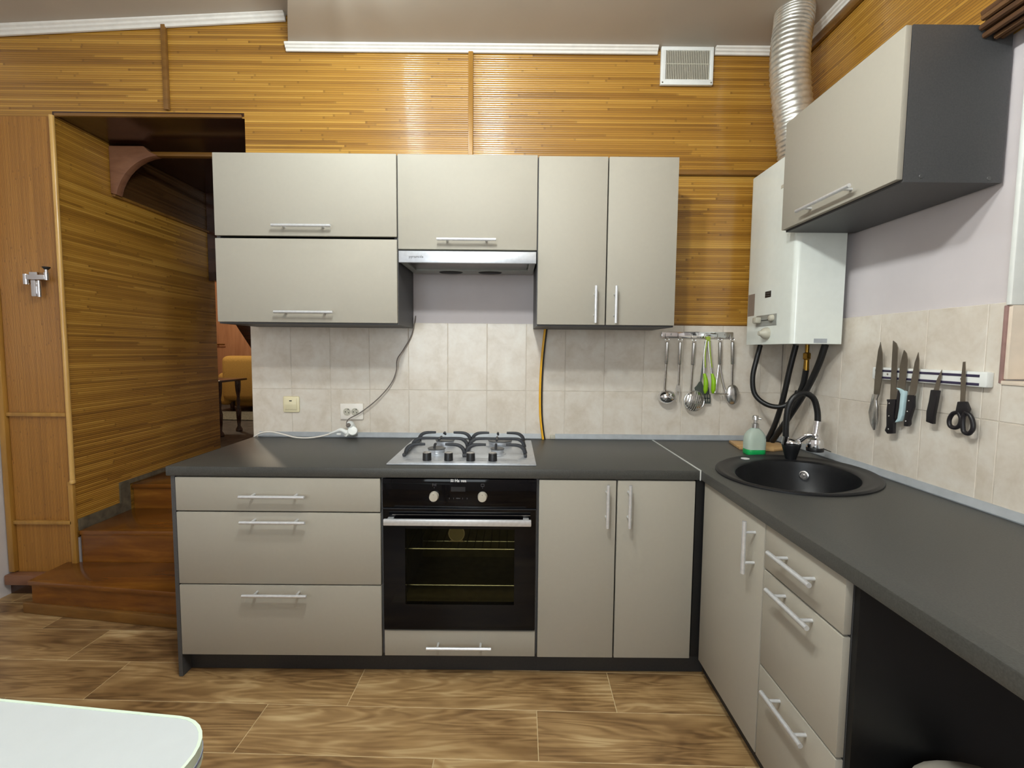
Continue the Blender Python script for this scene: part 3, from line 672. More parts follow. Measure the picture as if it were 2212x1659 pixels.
for x in (0.206, 0.391):
    kn = B().lathe([(0.0185, 0.0), (0.0185, 0.004), (0.0172, 0.007), (0.0168, 0.020), (0.0155, 0.0225), (0.0001, 0.0228)], (x, -0.004, 0.7405), (0, -1, 0), 28).done('knob', M['knobw'], t)
    box('pointer', M['dark'], x - 0.0006, x + 0.0006, -0.0270, -0.0266, 0.7495, 0.7535, kn)
box('display', M['disp'], 0.270, 0.325, -0.0046, -0.0039, 0.7585, 0.7765, t)
q = B()
for i in range(2):
    for j in range(2): q.box(0.2690 + i * 0.0060, 0.2735 + i * 0.0060, -0.0047, -0.0040, 0.7955 + j * 0.0060, 0.8000 + j * 0.0060, 0.0004, 1)
q.done('logo_dots', M['logo'], t, kind='stuff')
text('lettering', 'Ha', 0.0155, (0.2935, -0.0043, 0.8005), FACE_Y, M['logo'], t, bold=0.0004)
text('lettering', 'nsa', 0.0155, (0.3185, -0.0043, 0.8005), FACE_Y, M['logo'], t, bold=0.0004)
q = B()
for x, sgn in ((0.264, -1), (0.332, 1)):
    q.prism([(x - 0.002 * sgn, -0.0042, 0.7345), (x - 0.001 * sgn, -0.0042, 0.7345), (x + 0.002 * sgn, -0.0042, 0.7315), (x - 0.001 * sgn, -0.0042, 0.7285), (x - 0.002 * sgn, -0.0042, 0.7285), (x + 0.0008 * sgn, -0.0042, 0.7315)], (0, -0.0004, 0))
for x in (0.2795, 0.3145): q.box(x, x + 0.0010, -0.0046, -0.0041, 0.7285, 0.7345)
q.done('button_marks', M['logog'], t, kind='stuff')
text('lettering', 'MENU', 0.0058, (0.2975, -0.0043, 0.7315), FACE_Y, M['logog'], t)
q = B()                                                               # function symbols above the knobs
for x in (0.2000, 0.2125): q.box(x - 0.0005, x + 0.0005, -0.0046, -0.0041, 0.7785, 0.7895)
q.box(0.2040, 0.2050, -0.0046, -0.0041, 0.7805, 0.7885).box(0.2080, 0.2090, -0.0046, -0.0041, 0.7790, 0.7870).box(0.2055, 0.2064, -0.0046, -0.0041, 0.7705, 0.7755)
q.box(0.3850, 0.3975, -0.0046, -0.0041, 0.7880, 0.7890).box(0.3850, 0.3975, -0.0046, -0.0041, 0.7785, 0.7795).box(0.3850, 0.3860, -0.0046, -0.0041, 0.7785, 0.7890).box(0.3965, 0.3975, -0.0046, -0.0041, 0.7785, 0.7890).box(0.3908, 0.3917, -0.0046, -0.0041, 0.7705, 0.7760)
q.done('knob_symbols', M['logog'], t, kind='stuff')
q = B()                                                               # wire rack and side rails
for z in (0.355, 0.505): q.cyl((0.066, 0.06, z), (0.540, 0.06, z), 0.003, seg=8).cyl((0.066, 0.50, z), (0.540, 0.50, z), 0.003, seg=8)
for i in range(14): q.cyl((0.09 + i * 0.033, 0.06, 0.505), (0.09 + i * 0.033, 0.50, 0.505), 0.0018, seg=6)
q.done('oven_rack', M['steel'], t)
th = thing('oven_thermometer', 'round steel oven thermometer hanging inside the oven behind the glass', 'thermometer', (0.289, 0.075, 0.551))
B().lathe([(0.030, 0.0), (0.0325, 0.004), (0.0325, 0.009), (0.029, 0.010), (0.029, 0.004)], (0.286, 0.052, 0.574), (0, -1, 0), 28, cap=False).prism([(0.255, 0.046, 0.540), (0.317, 0.046, 0.540), (0.308, 0.046, 0.546), (0.264, 0.046, 0.546)], (0, 0.006, 0)).done('case', M['sock'], th)
B().lathe([(0.029, 0.0), (0.029, 0.004), (0.0001, 0.004)], (0.286, 0.052, 0.574), (0, -1, 0), 28).done('dial', M['greyp'], th)

# ------------------------------------------------------------------ hob
t = thing('gas_hob', 'stainless steel four-burner gas hob set in the worktop', 'hob', (0.3, 0.3, HC))
zh = HC + 0.0055
B().prism([(0.010, 0.044, HC + 0.0004), (0.599, 0.044, HC + 0.0004), (0.599, 0.552, HC + 0.0004), (0.010, 0.552, HC + 0.0004)], (0, 0, 0.0055), 0.0025).done('plate', M['hobsteel'], t)
ap = []
for i in range(13):
    a = math.pi * i / 12; ap.append((0.3 - 0.235 * math.cos(a), 0.052 + 0.098 * max(0, math.sin(a)) ** 0.35, zh))
B().prism(ap, (0, 0, 0.0022), 0.0006).done('control_field', M['hobsteel'], t)
for x in (0.1605, 0.2475, 0.3365, 0.4255):
    kn = B().lathe([(0.0178, 0.0), (0.0170, 0.029), (0.0160, 0.0305)], (x, 0.098, zh + 0.0027), seg=24).done('knob', M['blackm'], t)
    B().lathe([(0.0164, 0.0), (0.0164, 0.0018), (0.0148, 0.0030), (0.0001, 0.0032)], (x, 0.098, zh + 0.0328), seg=24).done('knob_top', M['steel'], kn)
q = B()
for x in (0.085, 0.205, 0.292, 0.381, 0.475):
    q.box(x - 0.017, x + 0.017, 0.0925, 0.0935, zh + 0.0022, zh + 0.0025).box(x + 0.002, x + 0.004, 0.096, 0.099, zh + 0.0022, zh + 0.0025)
q.done('burner_marks', M['logog'], t, kind='stuff')
for x, y, r in ((0.178, 0.235, 0.036), (0.188, 0.425, 0.042), (0.440, 0.235, 0.028), (0.447, 0.430, 0.054)):
    bu = B().lathe([(r * 1.35, 0.0), (r * 1.35, 0.002), (r * 0.95, 0.006), (r * 0.9, 0.010), (r, 0.011), (r, 0.020), (r * 0.6, 0.022)], (x, y, zh), seg=28).done('burner', M['hobsteel'], t)
    B().lathe([(r * 1.06, 0.0), (r * 1.08, 0.003), (r * 0.9, 0.0055), (0.0001, 0.006)], (x, y, zh + 0.0212), seg=28).done('burner_cap', M['capgrey'], bu)
def grate(x0, x1):
    q = B(); y0, y1 = 0.160, 0.532; zb, zt = zh + 0.009, zh + 0.046
    xm = (x0 + x1) / 2
    for x in (x0, x1):
        q.box(x - 0.006, x + 0.006, y0, y1, zb - 0.005, zb + 0.005, 0.0025)
        for y in (y0 + 0.008, y1 - 0.008): q.cyl((x, y, zh), (x, y, zb), 0.0055, seg=8)
    for y in (0.200, 0.340, 0.490):
        for s_, xe in ((1, x0), (-1, x1)):
            ins = (xm - xe) * s_ * (1.0 if y == 0.340 else 0.66)
            q.tube([(xe, y, zb), (xe + s_ * 0.006, y, zb + 0.018), (xe + s_ * 0.020, y, zt - 0.006), (xe + s_ * 0.042, y, zt), (xe + s_ * ins, y, zt + 0.001)], 0.0075, 8, 4, flat=0.8, radii=[0.0085, 0.0085, 0.0080, 0.0070, 0.0055])
    for ya, yb in ((0.178, 0.212), (0.300, 0.380), (0.512, 0.468)):
        q.tube([(xm, ya, zt - (0.0 if ya == 0.300 else 0.012)), (xm, (ya + yb) / 2, zt + 0.001), (xm, yb, zt)], 0.0055, 8, 4)
    return q.done('grate', M['iron'], t)
grate(0.052, 0.302); grate(0.310, 0.560)

# ------------------------------------------------------------------ sink and tap
t = thing('sink', 'black oval granite sink with broad rim set in the right worktop', 'sink', (SKC[0], SKC[1], HC - 0.2))
rg = [oval_at(SKC, 0.320, 0.267, HC + 0.0006), oval_at(SKC, 0.320, 0.267, HC + 0.005), oval_at(SKC, 0.316, 0.263, HC + 0.0085), oval_at(SKC, 0.307, 0.254, HC + 0.0092), oval_at(SKC, 0.298, 0.245, HC + 0.0060),
      oval_at((1.560, -0.052), 0.276, 0.222, HC + 0.0060), oval_at(BWC, 0.262, 0.199, HC + 0.0072), oval_at(BWC, 0.256, 0.193, HC + 0.003), oval_at(BWC, 0.252, 0.189, HC - 0.02), oval_at(BWC, 0.238, 0.176, HC - 0.12),
      oval_at(BWC, 0.205, 0.148, HC - 0.155), oval_at(BWC, 0.13, 0.09, HC - 0.17), oval_at(BWC, 0.02, 0.02, HC - 0.172)]
B().ring_sweep(rg, cap=False).done('bowl', M['granite'], t, recalc=True)
dm = (BWC[0], BWC[1], HC - 0.171)
B().lathe([(0.042, 0.0), (0.040, 0.003), (0.028, 0.0025), (0.0001, 0.001)], dm, seg=24).done('drain', M['steel'], t)
B().lathe([(0.018, 0.0), (0.018, 0.004), (0.014, 0.005), (0.011, 0.002), (0.005, 0.002), (0.004, 0.006), (0.0001, 0.0065)], (1.694, 0.113, 0.802), (-0.72, -0.67, 0.14), 24).done('overflow_ring', M['steel'], t)
B().lathe([(0.017, 0.0), (0.0165, 0.002), (0.0001, 0.0024)], (1.484, 0.178, HC + 0.0063), seg=20).done('hole_cap', M['logo'], t)

t = thing('kitchen_tap', 'chrome and black kitchen tap with arched rubber spout behind the sink', 'tap', (1.677, 0.185, HC + 0.006))
B().lathe([(0.021, 0.0), (0.024, 0.012), (0.030, 0.035), (0.037, 0.060), (0.036, 0.066)], (1.679, 0.185, HC + 0.0066), seg=28).done('base', M['granite'], t)
B().lathe([(0.037, 0.0), (0.038, 0.006), (0.034, 0.014), (0.022, 0.017), (0.0001, 0.018)], (1.679, 0.185, HC + 0.0730), seg=28).cyl((1.648, 0.18, HC + 0.07), (1.648, 0.175, 0.952), 0.0125).done('collar', M['chrome'], t)
B().tube([(1.690, 0.178, 0.925), (1.700, 0.165, 0.935), (1.716, 0.150, 0.955), (1.732, 0.140, 0.962), (1.742, 0.135, 0.957)], 0.009, 10, 5, flat=0.6, radii=[0.012, 0.011, 0.010, 0.009, 0.007]).done('lever', M['chrome'], t)
B().tube([(1.648, 0.175, 0.945), (1.645, 0.172, 1.010), (1.650, 0.170, 1.075), (1.672, 0.168, 1.118), (1.711, 0.165, 1.134), (1.748, 0.163, 1.112), (1.766, 0.162, 1.060), (1.770, 0.162, 1.015)], 0.0118, 14, 6).done('spout_hose', M['rubber'], t)
B().cyl((1.770, 0.162, 1.018), (1.763, 0.160, 0.962), 0.0135, 0.0125, 18).lathe([(0.0125, 0), (0.017, -0.008), (0.018, -0.016), (0.029, -0.024), (0.031, -0.034), (0.031, -0.058)], (1.763, 0.160, 0.966), seg=24).done('spray_head', M['chrome'], t)
B().lathe([(0.0318, 0.0), (0.033, -0.004), (0.032, -0.016), (0.026, -0.018)], (1.763, 0.160, 0.909), seg=24).done('spray_ring', M['blackm'], t)
B().tube([(1.785, 0.150, 0.905), (1.802, 0.145, 0.902), (1.818, 0.142, 0.896)], 0.0035, 8, 4).done('spray_switch', M['chrome'], t)

# soap dispenser and board
t = thing('soap_dispenser', 'frosted glass soap dispenser with a little green soap beside the sink', 'soap dispenser', (1.583, 0.300, HC))
def rsq(h, cz, ex, p=4.0, n=36):
    out = []
    for j in range(n):
        a = 2 * math.pi * j / n; c, s_ = math.cos(a), math.sin(a)
        r = (abs(c) ** p + abs(s_) ** p) ** (-1 / p); out.append((1.583 + ex * r * c, 0.300 + ex * 0.78 * r * s_, cz))
    return out
z0 = HC + 0.0006
B().ring_sweep([rsq(0, z0 + 0.024, 0.0418), rsq(0, z0 + 0.05, 0.0425), rsq(0, z0 + 0.070, 0.0422), rsq(0, z0 + 0.086, 0.0395, 3.2), rsq(0, z0 + 0.099, 0.0335, 2.7), rsq(0, z0 + 0.110, 0.0245, 2.2), rsq(0, z0 + 0.118, 0.015, 2.0)]).done('bottle', M['frost'], t)
B().ring_sweep([rsq(0, z0, 0.040), rsq(0, z0 + 0.004, 0.0425), rsq(0, z0 + 0.0225, 0.0424), rsq(0, z0 + 0.0235, 0.042)]).done('liquid_soap', M['soap'], t)
B().lathe([(0.0155, 0.0), (0.0155, 0.018), (0.010, 0.020), (0.008, 0.022), (0.008, 0.032), (0.0135, 0.034), (0.0135, 0.050), (0.011, 0.054), (0.0001, 0.055)], (1.583, 0.300, z0 + 0.1182), seg=22).cyl((1.583, 0.300, z0 + 0.163), (1.602, 0.285, z0 + 0.159), 0.0042, seg=10).done('pump', M['steel'], t)
o = B().prism([(1.590, 0.560, HC + 0.0006), (1.562, 0.392, HC + 0.0006), (1.700, 0.352, HC + 0.0006), (1.800, 0.392, HC + 0.0006), (1.815, 0.520, HC + 0.0006)], (0, 0, 0.012), 0.002).done('cutting_board', M['board'])
props(o, 'small pale wooden board lying in the worktop corner behind the soap', 'board')

# ------------------------------------------------------------------ water heater, flue and hoses
BX, BY0, BY1, BZ0, BZ1 = 1.648, 0.166, 0.562, 1.337, 2.128
t = thing('water_heater', 'white wall-hung gas water heater under the flexible flue pipe', 'water heater', (1.75, 0.36, BZ0))
bb = bmesh.new(); bmesh.ops.create_cube(bb, size=1)
bmesh.ops.scale(bb, vec=(1.852 - BX, BY1 - BY0, BZ1 - BZ0), verts=bb.verts); bmesh.ops.translate(bb, vec=((1.852 + BX) / 2, (BY0 + BY1) / 2, (BZ0 + BZ1) / 2), verts=bb.verts)
ve = [e for e in bb.edges if abs(e.verts[0].co.z - e.verts[1].co.z) > 0.1 and e.verts[0].co.x < 1.7]
bmesh.ops.bevel(bb, geom=ve, offset=0.022, segments=5, affect='EDGES', profile=0.5)
q = B(); q._merge(bb); q.done('casing', M['enamel'], t, ang=30)
B().box(1.853, XW - 0.001, BY0 + 0.05, BY1 - 0.05, BZ0 + 0.1, BZ1 - 0.1).done('wall_bracket', M['greyplate'], t)
box('sight_window', M['black'], BX - 0.0012, BX + 0.002, 0.340, 0.388, 1.547, 1.575, t)
box('taupe_label', M['taupe'], BX - 0.0010, BX + 0.002, 0.480, 0.540, 1.474, 1.577, t)
box('taupe_label', M['greyp'], BX - 0.0010, BX + 0.002, 0.225, 0.298, 2.000, 2.014, t)
pl = box('control_plate', M['greyplate'], BX - 0.0025, BX + 0.002, 0.285, 0.455, 1.420, 1.470, t, 0.001)
box('slot', M['dark'], BX - 0.0032, BX - 0.0022, 0.335, 0.410, 1.444, 1.4475, pl)
B().box(BX - 0.030, BX - 0.0026, 0.405, 0.440, 1.434, 1.462, 0.006).done('slider_knob', M['greyp'], t)
B().lathe([(0.015, 0.0), (0.014, 0.012), (0.010, 0.016), (0.0001, 0.017)], (BX - 0.0026, 0.315, 1.452), (-1, 0, 0), 16).done('slider_knob', M['greyp'], t)
B().lathe([(0.027, 0.0), (0.026, 0.012), (0.021, 0.022), (0.012, 0.030), (0.010, 0.040), (0.0001, 0.041)], (BX - 0.0005, 0.355, 1.386), (-1, 0, 0), 20).done('dial_knob', M['greyp'], t)
box('maker_plate', M['strip'], 1.738, 1.792, BY0 - 0.0012, BY0 + 0.001, 1.341, 1.359, t)

t = thing('flue_pipe', 'corrugated aluminium flue pipe rising from the water heater to the ceiling', 'flue pipe', (1.73, 0.36, BZ1))
path = [(1.745, 0.350, BZ1 + 0.001), (1.735, 0.350, 2.20), (1.716, 0.350, 2.32), (1.698, 0.352, 2.44), (1.690, 0.355, 2.54), (1.694, 0.360, 2.64), (1.704, 0.365, 2.72), (1.708, 0.368, 2.7745)]
P = [Vector(p) for p in path]; pts = []; NS = 33 * 4
def cr(P, u):
    i = min(int(u), len(P) - 2); tt = u - i
    p0, p1, p2, p3 = P[max(i - 1, 0)], P[i], P[i + 1], P[min(i + 2, len(P) - 1)]
    return 0.5 * ((2 * p1) + (-p0 + p2) * tt + (2 * p0 - 5 * p1 + 4 * p2 - p3) * tt * tt + (-p0 + 3 * p1 - 3 * p2 + p3) * tt ** 3)
for i in range(NS + 1): pts.append(cr(P, i / NS * (len(P) - 1)))
B().tube(pts, 0.08, seg=36, smooth=False, radii=[(0.0795, 0.0765, 0.0750, 0.0765)[i % 4] for i in range(NS + 1)]).done('corrugated_tube', M['duct'], t, ang=75)
B().lathe([(0.0785, 0.0), (0.0785, 0.010), (0.0760, 0.012)], (1.745, 0.350, BZ1), seg=36).done('collar', M['duct'], t)

def hose(name, label, pts, r, m=None, cat='hose'):
    o = B().tube(pts, r, 12, 7).done(name, m or M['rubber']); return props(o, label, cat)
hose('water_hose', 'black rubber hose hanging in a wide loop from the left of the water heater', [(1.705, 0.520, BZ0 - 0.001), (1.690, 0.520, 1.27), (1.672, 0.515, 1.18), (1.680, 0.505, 1.10), (1.715, 0.470, 1.055), (1.765, 0.435, 1.045), (1.812, 0.415, 1.075), (1.838, 0.420, 1.12)], 0.0115)
hose('water_hose', 'straight black hose dropping from the middle of the water heater to the worktop corner', [(1.815, 0.415, BZ0 - 0.001), (1.800, 0.430, 1.22), (1.790, 0.455, 1.08), (1.780, 0.490, 0.96), (1.768, 0.535, 0.864)], 0.0125)
hose('water_hose', 'thick black hose curving down right of the brass valve to the worktop corner', [(1.842, 0.250, BZ0 - 0.001), (1.834, 0.275, 1.25), (1.822, 0.320, 1.15), (1.806, 0.380, 1.05), (1.792, 0.450, 0.95), (1.778, 0.510, 0.866)], 0.0135)
t = thing('brass_valve', 'aged brass pipe fitting under the water heater with black hose end', 'valve', (1.815, 0.330, 1.20))
B().cyl((1.815, 0.330, BZ0 - 0.001), (1.815, 0.330, 1.30), 0.0085).lathe([(0.010, 0.0), (0.017, 0.006), (0.017, 0.030), (0.011, 0.034)], (1.815, 0.330, 1.268), seg=6).cyl((1.815, 0.330, 1.270), (1.815, 0.330, 1.222), 0.0105, 0.012).done('fitting', M['brass'], t)
B().tube([(1.815, 0.330, 1.228), (1.817, 0.340, 1.19), (1.818, 0.352, 1.155), (1.814, 0.372, 1.11), (1.806, 0.400, 1.06)], 0.0125, 12, 6).done('hose_end', M['rubber'], t)

# vent grille high on the back wall
t = thing('vent_grille', 'white square ventilation grille under the ceiling on the bamboo wall', 'vent', (1.34, 0.63, 2.598))
gx0, gx1, gz0, gz1 = 1.212, 1.467, 2.598, 2.776; gy = YW - 0.016
B().box(gx0, gx1, gy, YW + 0.002, gz0, gz0 + 0.026, 0.003).box(gx0, gx1, gy, YW + 0.002, gz1 - 0.018, gz1, 0.003).box(gx0, gx0 + 0.024, gy, YW + 0.002, gz0 + 0.02, gz1 - 0.015, 0.003).box(gx1 - 0.018, gx1, gy, YW + 0.002, gz0 + 0.02, gz1 - 0.015, 0.003).done('frame', M['white'], t)
box('backing', M['taupe'], gx0 + 0.01, gx1 - 0.01, YW - 0.002, YW + 0.001, gz0 + 0.01, gz1 - 0.01, t)
q = B()
for i in range(25): q.box(gx0 + 0.027 + i * 0.0085, gx0 + 0.031 + i * 0.0085, gy + 0.003, gy + 0.009, gz0 + 0.026, gz1 - 0.018)
q.box(gx0 + 0.024, gx1 - 0.018, gy + 0.004, gy + 0.008, 2.695, 2.699)
q.done('slats', M['greyp'], t, kind='stuff')
for x in (gx0 + 0.009, gx1 - 0.009): B().lathe([(0.004, 0), (0.003, 0.0012), (0.0001, 0.0015)], (x, gy, gz0 + 0.010), (0, -1, 0), 10).done('screw', M['steel_d'], t)

# ------------------------------------------------------------------ electrics on the back wall
t = thing('light_switch', 'cream single light switch on the tiles near the doorway', 'light switch', (-0.628, YW, 0.975))
box('frame', M['cream'], -0.669, -0.587, YW - 0.009, YW - 0.0003, 0.974, 1.056, t, 0.006)
rk = B().prism([(-0.658, YW - 0.009, 0.987), (-0.658, YW - 0.0125, 0.987), (-0.658, YW - 0.0165, 1.015), (-0.658, YW - 0.0125, 1.046), (-0.658, YW - 0.009, 1.046)], (0.060, 0, 0), 0.001).done('rocker', M['cream'], t)
box('indicator', M['dark'], -0.6345, -0.6215, YW - 0.0150, YW - 0.0130, 1.031, 1.036, rk)
t = thing('double_socket', 'white double wall socket on the tiles left of the hob', 'socket', (-0.318, YW, 0.94))
box('plate', M['sock'], -0.376, -0.259, YW - 0.012, YW - 0.0003, 0.940, 1.022, t, 0.003)
for x in (-0.341, -0.300):
    B().lathe([(0.0195, 0.0012), (0.0185, 0.0002), (0.0175, 0.0008), (0.0001, 0.0008)], (x, YW - 0.012, 0.979), (0, -1, 0), 24).done('socket_well', M['greyp'], t)
    q = B()
    for dx, dz in ((-0.0085, 0.0), (0.0085, -0.004), (0.006, 0.013)): q.lathe([(0.0028, 0.0), (0.0028, 0.0008), (0.0001, 0.0008)], (x + dx, YW - 0.0128, 0.979 + dz), (0, -1, 0), 10)
    q.done('pin_holes', M['dark'], t, kind='stuff')
t = thing('plug_adapter', 'white three-way plug adapter lying on the worktop below the double socket', 'plug adapter', (-0.315, 0.575, HC))
B().lathe([(0.0215, -0.018), (0.024, -0.012), (0.0245, 0.020), (0.021, 0.026), (0.0001, 0.027)], (-0.300, 0.583, 0.884), (0.25, -0.9, 0.35), 26).lathe([(0.018, -0.016), (0.020, 0.014), (0.018, 0.02), (0.013, 0.014), (0.0001, 0.012)], (-0.309, 0.585, 0.912), (-0.15, -0.75, 0.65), 24).done('body', M['white'], t)
B().lathe([(0.017, 0.0), (0.016, -0.010), (0.0001, -0.0105)], (-0.326, 0.560, 0.880), (-0.55, -0.8, 0.25), 20).tube([(-0.325, 0.565, 0.880), (-0.350, 0.560, 0.896), (-0.375, 0.560, 0.889), (-0.41, 0.563, 0.876)], 0.008, 10, 5, radii=[0.013, 0.010, 0.0065, 0.0045]).box(-0.372, -0.350, 0.551, 0.562, 0.872, 0.880, 0.002).done('plug', M['white'], t)
B().lathe([(0.0115, 0.0), (0.011, 0.006), (0.0001, 0.0065)], (-0.316, 0.566, 0.918), (-0.15, -0.75, 0.65), 18).done('grey_plug', M['cordg'], t)
o = B().tube([(-0.405, 0.563, 0.877), (-0.450, 0.565, 0.863), (-0.520, 0.570, 0.8525), (-0.590, 0.575, 0.854), (-0.655, 0.583, 0.868), (-0.715, 0.588, 0.878), (-0.765, 0.590, 0.873), (-0.795, 0.592, 0.858), (-0.806, 0.595, 0.8525)], 0.0036, 10, 6).done('white_cable', M['sock'])
props(o, 'white flex running along the worktop from the plug adapter to the wall end', 'cable')
o = B().tube([(0.012, 0.622, 1.470), (-0.008, 0.620, 1.375), (-0.050, 0.615, 1.298), (-0.080, 0.612, 1.250), (-0.086, 0.612, 1.190), (-0.112, 0.610, 1.127), (-0.178, 0.608, 1.050), (-0.262, 0.605, 0.982), (-0.322, 0.598, 0.948), (-0.330, 0.580, 0.930), (-0.320, 0.562, 0.921)], 0.0026, 8, 6).done('hood_cable', M['cordg'])
props(o, 'thin grey cable sagging from the wall cabinet to the plug adapter', 'cable')
t = thing('gas_hose', 'yellow gas hose with black stripe hanging on the tiles right of the hob', 'hose', (0.65, 0.615, HC))
gp = [(0.668, 0.618, 1.412), (0.660, 0.617, 1.34), (0.650, 0.616, 1.22), (0.646, 0.616, 1.10), (0.648, 0.614, 0.98), (0.656, 0.610, 0.90), (0.664, 0.604, HC + 0.001)]
B().tube(gp, 0.0075, 12, 6).done('tube', M['yellow'], t)
B().tube([(x + 0.0065, y - 0.0045, z) for x, y, z in gp], 0.0042, 8, 6).done('stripe', M['rubber'], t)

# ------------------------------------------------------------------ utensil rail
t = thing('utensil_rail', 'shiny steel utensil rail on the tiles left of the water heater', 'utensil rail', (1.44, 0.625, 1.37))
B().box(1.257, 1.619, YW - 0.010, YW - 0.006, 1.3695, 1.4015, 0.0016).done('bar', M['chrome'], t)
for x in (1.262, 1.596): box('spacer', M['steel_d'], x, x + 0.013, YW - 0.0062, YW - 0.0004, 1.375, 1.396, t)
HX = (1.279, 1.344, 1.415, 1.478, 1.546, 1.608)
for x in HX:
    B().tube([(x - 0.004, YW - 0.0105, 1.392), (x - 0.005, YW - 0.014, 1.376), (x - 0.002, YW - 0.022, 1.364), (x + 0.002, YW - 0.029, 1.364), (x + 0.003, YW - 0.031, 1.371)], 0.0015, 8, 4).done('hook', M['chrome'], t)
for x in (1.306, 1.578): B().lathe([(0.0045, 0.0), (0.0035, 0.002), (0.0001, 0.0026)], (x, YW - 0.010, 1.388), (0, -1, 0), 12).done('screw', M['steel'], t)
YT = 0.606
def utensil(name, label, top, bot, neck, rr=0.0088):
    """hanging loop, round grip and flat shaft; returns the thing"""
    t = thing(name, label, 'utensil', (bot[0], YT, bot[1]), 'utensils hanging on the rail')
    (x0, z0), (x1, z1), (x2, z2) = top, bot, neck
    lp = [(x0 + 0.009 * math.sin(a), YT, z0 + 0.010 - 0.010 * math.cos(a)) for a in [i * math.pi / 5 for i in range(11)]]
    B().tube(lp, 0.0014, 8, 2).done('hanging_loop', M['chrome'], t)
    B().tube([(x0, YT, z0), (x0 + (x1 - x0) * 0.04, YT, z0 - 0.004), (x1, YT, z1 + 0.003), (x1, YT, z1)], rr, 14, 1, smooth=False, radii=[rr * 0.6, rr, rr, rr * 0.8]).done('grip', M['steel'], t)
    B().tube([(x1, YT, z1 + 0.002), (x2, YT, z2)], 0.0048, 10, smooth=False, flat=0.45).done('shaft', M['steel_d'], t)
    return t
def dome(c, r, rz, depth, axis_y=-1, thick=0.0015, seg=28, n=8):
    """shallow bowl bulging toward the room"""
    q = B(); out = []
    for i in range(n + 1):
        a = i / n * math.pi / 2; out.append((math.cos(a), math.sin(a)))
    rings = [[(c[0] + r * k * math.cos(2 * math.pi * j / seg), c[1] - depth * h, c[2] + rz * k * math.sin(2 * math.pi * j / seg)) for j in range(seg)] for k, h in [(max(k, 0.002), h) for k, h in out]]
    inner = [[(x, y + thick, z) for x, y, z in rg] for rg in rings]
    q.ring_sweep(list(reversed(inner)) + rings, cap=False)
    return q
t = utensil('soup_ladle', 'steel soup ladle, first utensil on the rail from the left', (1.280, 1.351), (1.279, 1.239), (1.274, 1.105))
dome((1.284, 0.600, 1.072), 0.044, 0.036, 0.036).done('bowl', M['chrome'], t)
t = utensil('serving_fork', 'two-pronged steel serving fork hanging right of the ladle', (1.346, 1.351), (1.345, 1.236), (1.344, 1.130))
B().prism([(1.336, YT - 0.001, 1.138), (1.350, YT - 0.001, 1.138), (1.354, YT - 0.001, 1.112), (1.354, YT - 0.001, 1.060), (1.350, YT - 0.001, 1.040), (1.348, YT - 0.001, 1.100), (1.336, YT - 0.001, 1.100), (1.335, YT - 0.001, 1.040), (1.331, YT - 0.001, 1.060), (1.330, YT - 0.001, 1.112)], (0, 0.002, 0)).done('prongs', M['steel'], t)
t = utensil('skimmer', 'round slotted steel skimmer overlapping the dark turner', (1.415, 1.349), (1.412, 1.234), (1.407, 1.095))
sk = B(); c = (1.424, 0.598, 1.053); R_ = 0.050
for i in range(9):                                                   # strips between the slots
    u = -0.8 + 0.2 * i; h = math.sqrt(1 - u * u) * R_ * 0.97; row = []
    for k in range(9):
        w = -1 + 2 * k / 8; row.append((u * R_, w * h))
    th2 = math.radians(-14)
    def pp(a, bq):
        x, z = a * math.cos(th2) - bq * math.sin(th2), a * math.sin(th2) + bq * math.cos(th2)
        dd = 1 - min(1, (a * a + bq * bq) / (R_ * R_)); return (c[0] + x, c[1] - 0.020 * math.sqrt(max(dd, 0)), c[2] + z)
    for k in range(8):
        a0, b0 = row[k]; a1, b1 = row[k + 1]; wv = 0.0033
        f = [pp(a0 - wv, b0), pp(a0 + wv, b0), pp(a1 + wv, b1), pp(a1 - wv, b1)]
        sk.prism([Vector(p) for p in f], (0, 0.0012, 0))
rim = [(c[0] + R_ * math.cos(a), c[1], c[2] + R_ * math.sin(a)) for a in [2 * math.pi * i / 32 for i in range(33)]]
sk.tube(rim, 0.0032, 8, smooth=False).done('slotted_bowl', M['steel'], t)
t = thing('turner', 'dark grey slotted turner hanging behind the lime green tongs', 'utensil', (1.47, 0.616, 1.04), 'utensils hanging on the rail')
B().tube([(1.478, 0.617, 1.352), (1.470, 0.617, 1.25), (1.458, 0.616, 1.135)], 0.0042, 8, 4).done('shaft', M['nylon'], t)
q = B()
q.prism([(1.452, 0.612, 1.150), (1.464, 0.612, 1.150), (1.474, 0.612, 1.125), (1.500, 0.612, 1.122), (1.506, 0.612, 1.085), (1.440, 0.612, 1.082), (1.428, 0.612, 1.118), (1.440, 0.612, 1.130)], (0, 0.0025, 0))
for x in (1.4405, 1.4535, 1.4665, 1.4795, 1.4925, 1.505): q.prism([(x, 0.612, 1.086), (x + 0.006, 0.612, 1.086), (x + 0.009, 0.612, 1.046), (x + 0.003, 0.612, 1.046)], (0, 0.0025, 0))
q.prism([(1.443, 0.612, 1.068), (1.508, 0.612, 1.068), (1.509, 0.612, 1.062), (1.444, 0.612, 1.062)], (0, 0.0025, 0)).prism([(1.444, 0.612, 1.048), (1.512, 0.612, 1.048), (1.514, 0.612, 1.038), (1.454, 0.612, 1.038)], (0, 0.0025, 0))
q.done('blade', M['nylon'], t)
t = thing('kitchen_tongs', 'steel tongs with lime green tips, fourth on the rail', 'utensil', (1.49, 0.595, 1.09), 'utensils hanging on the rail')
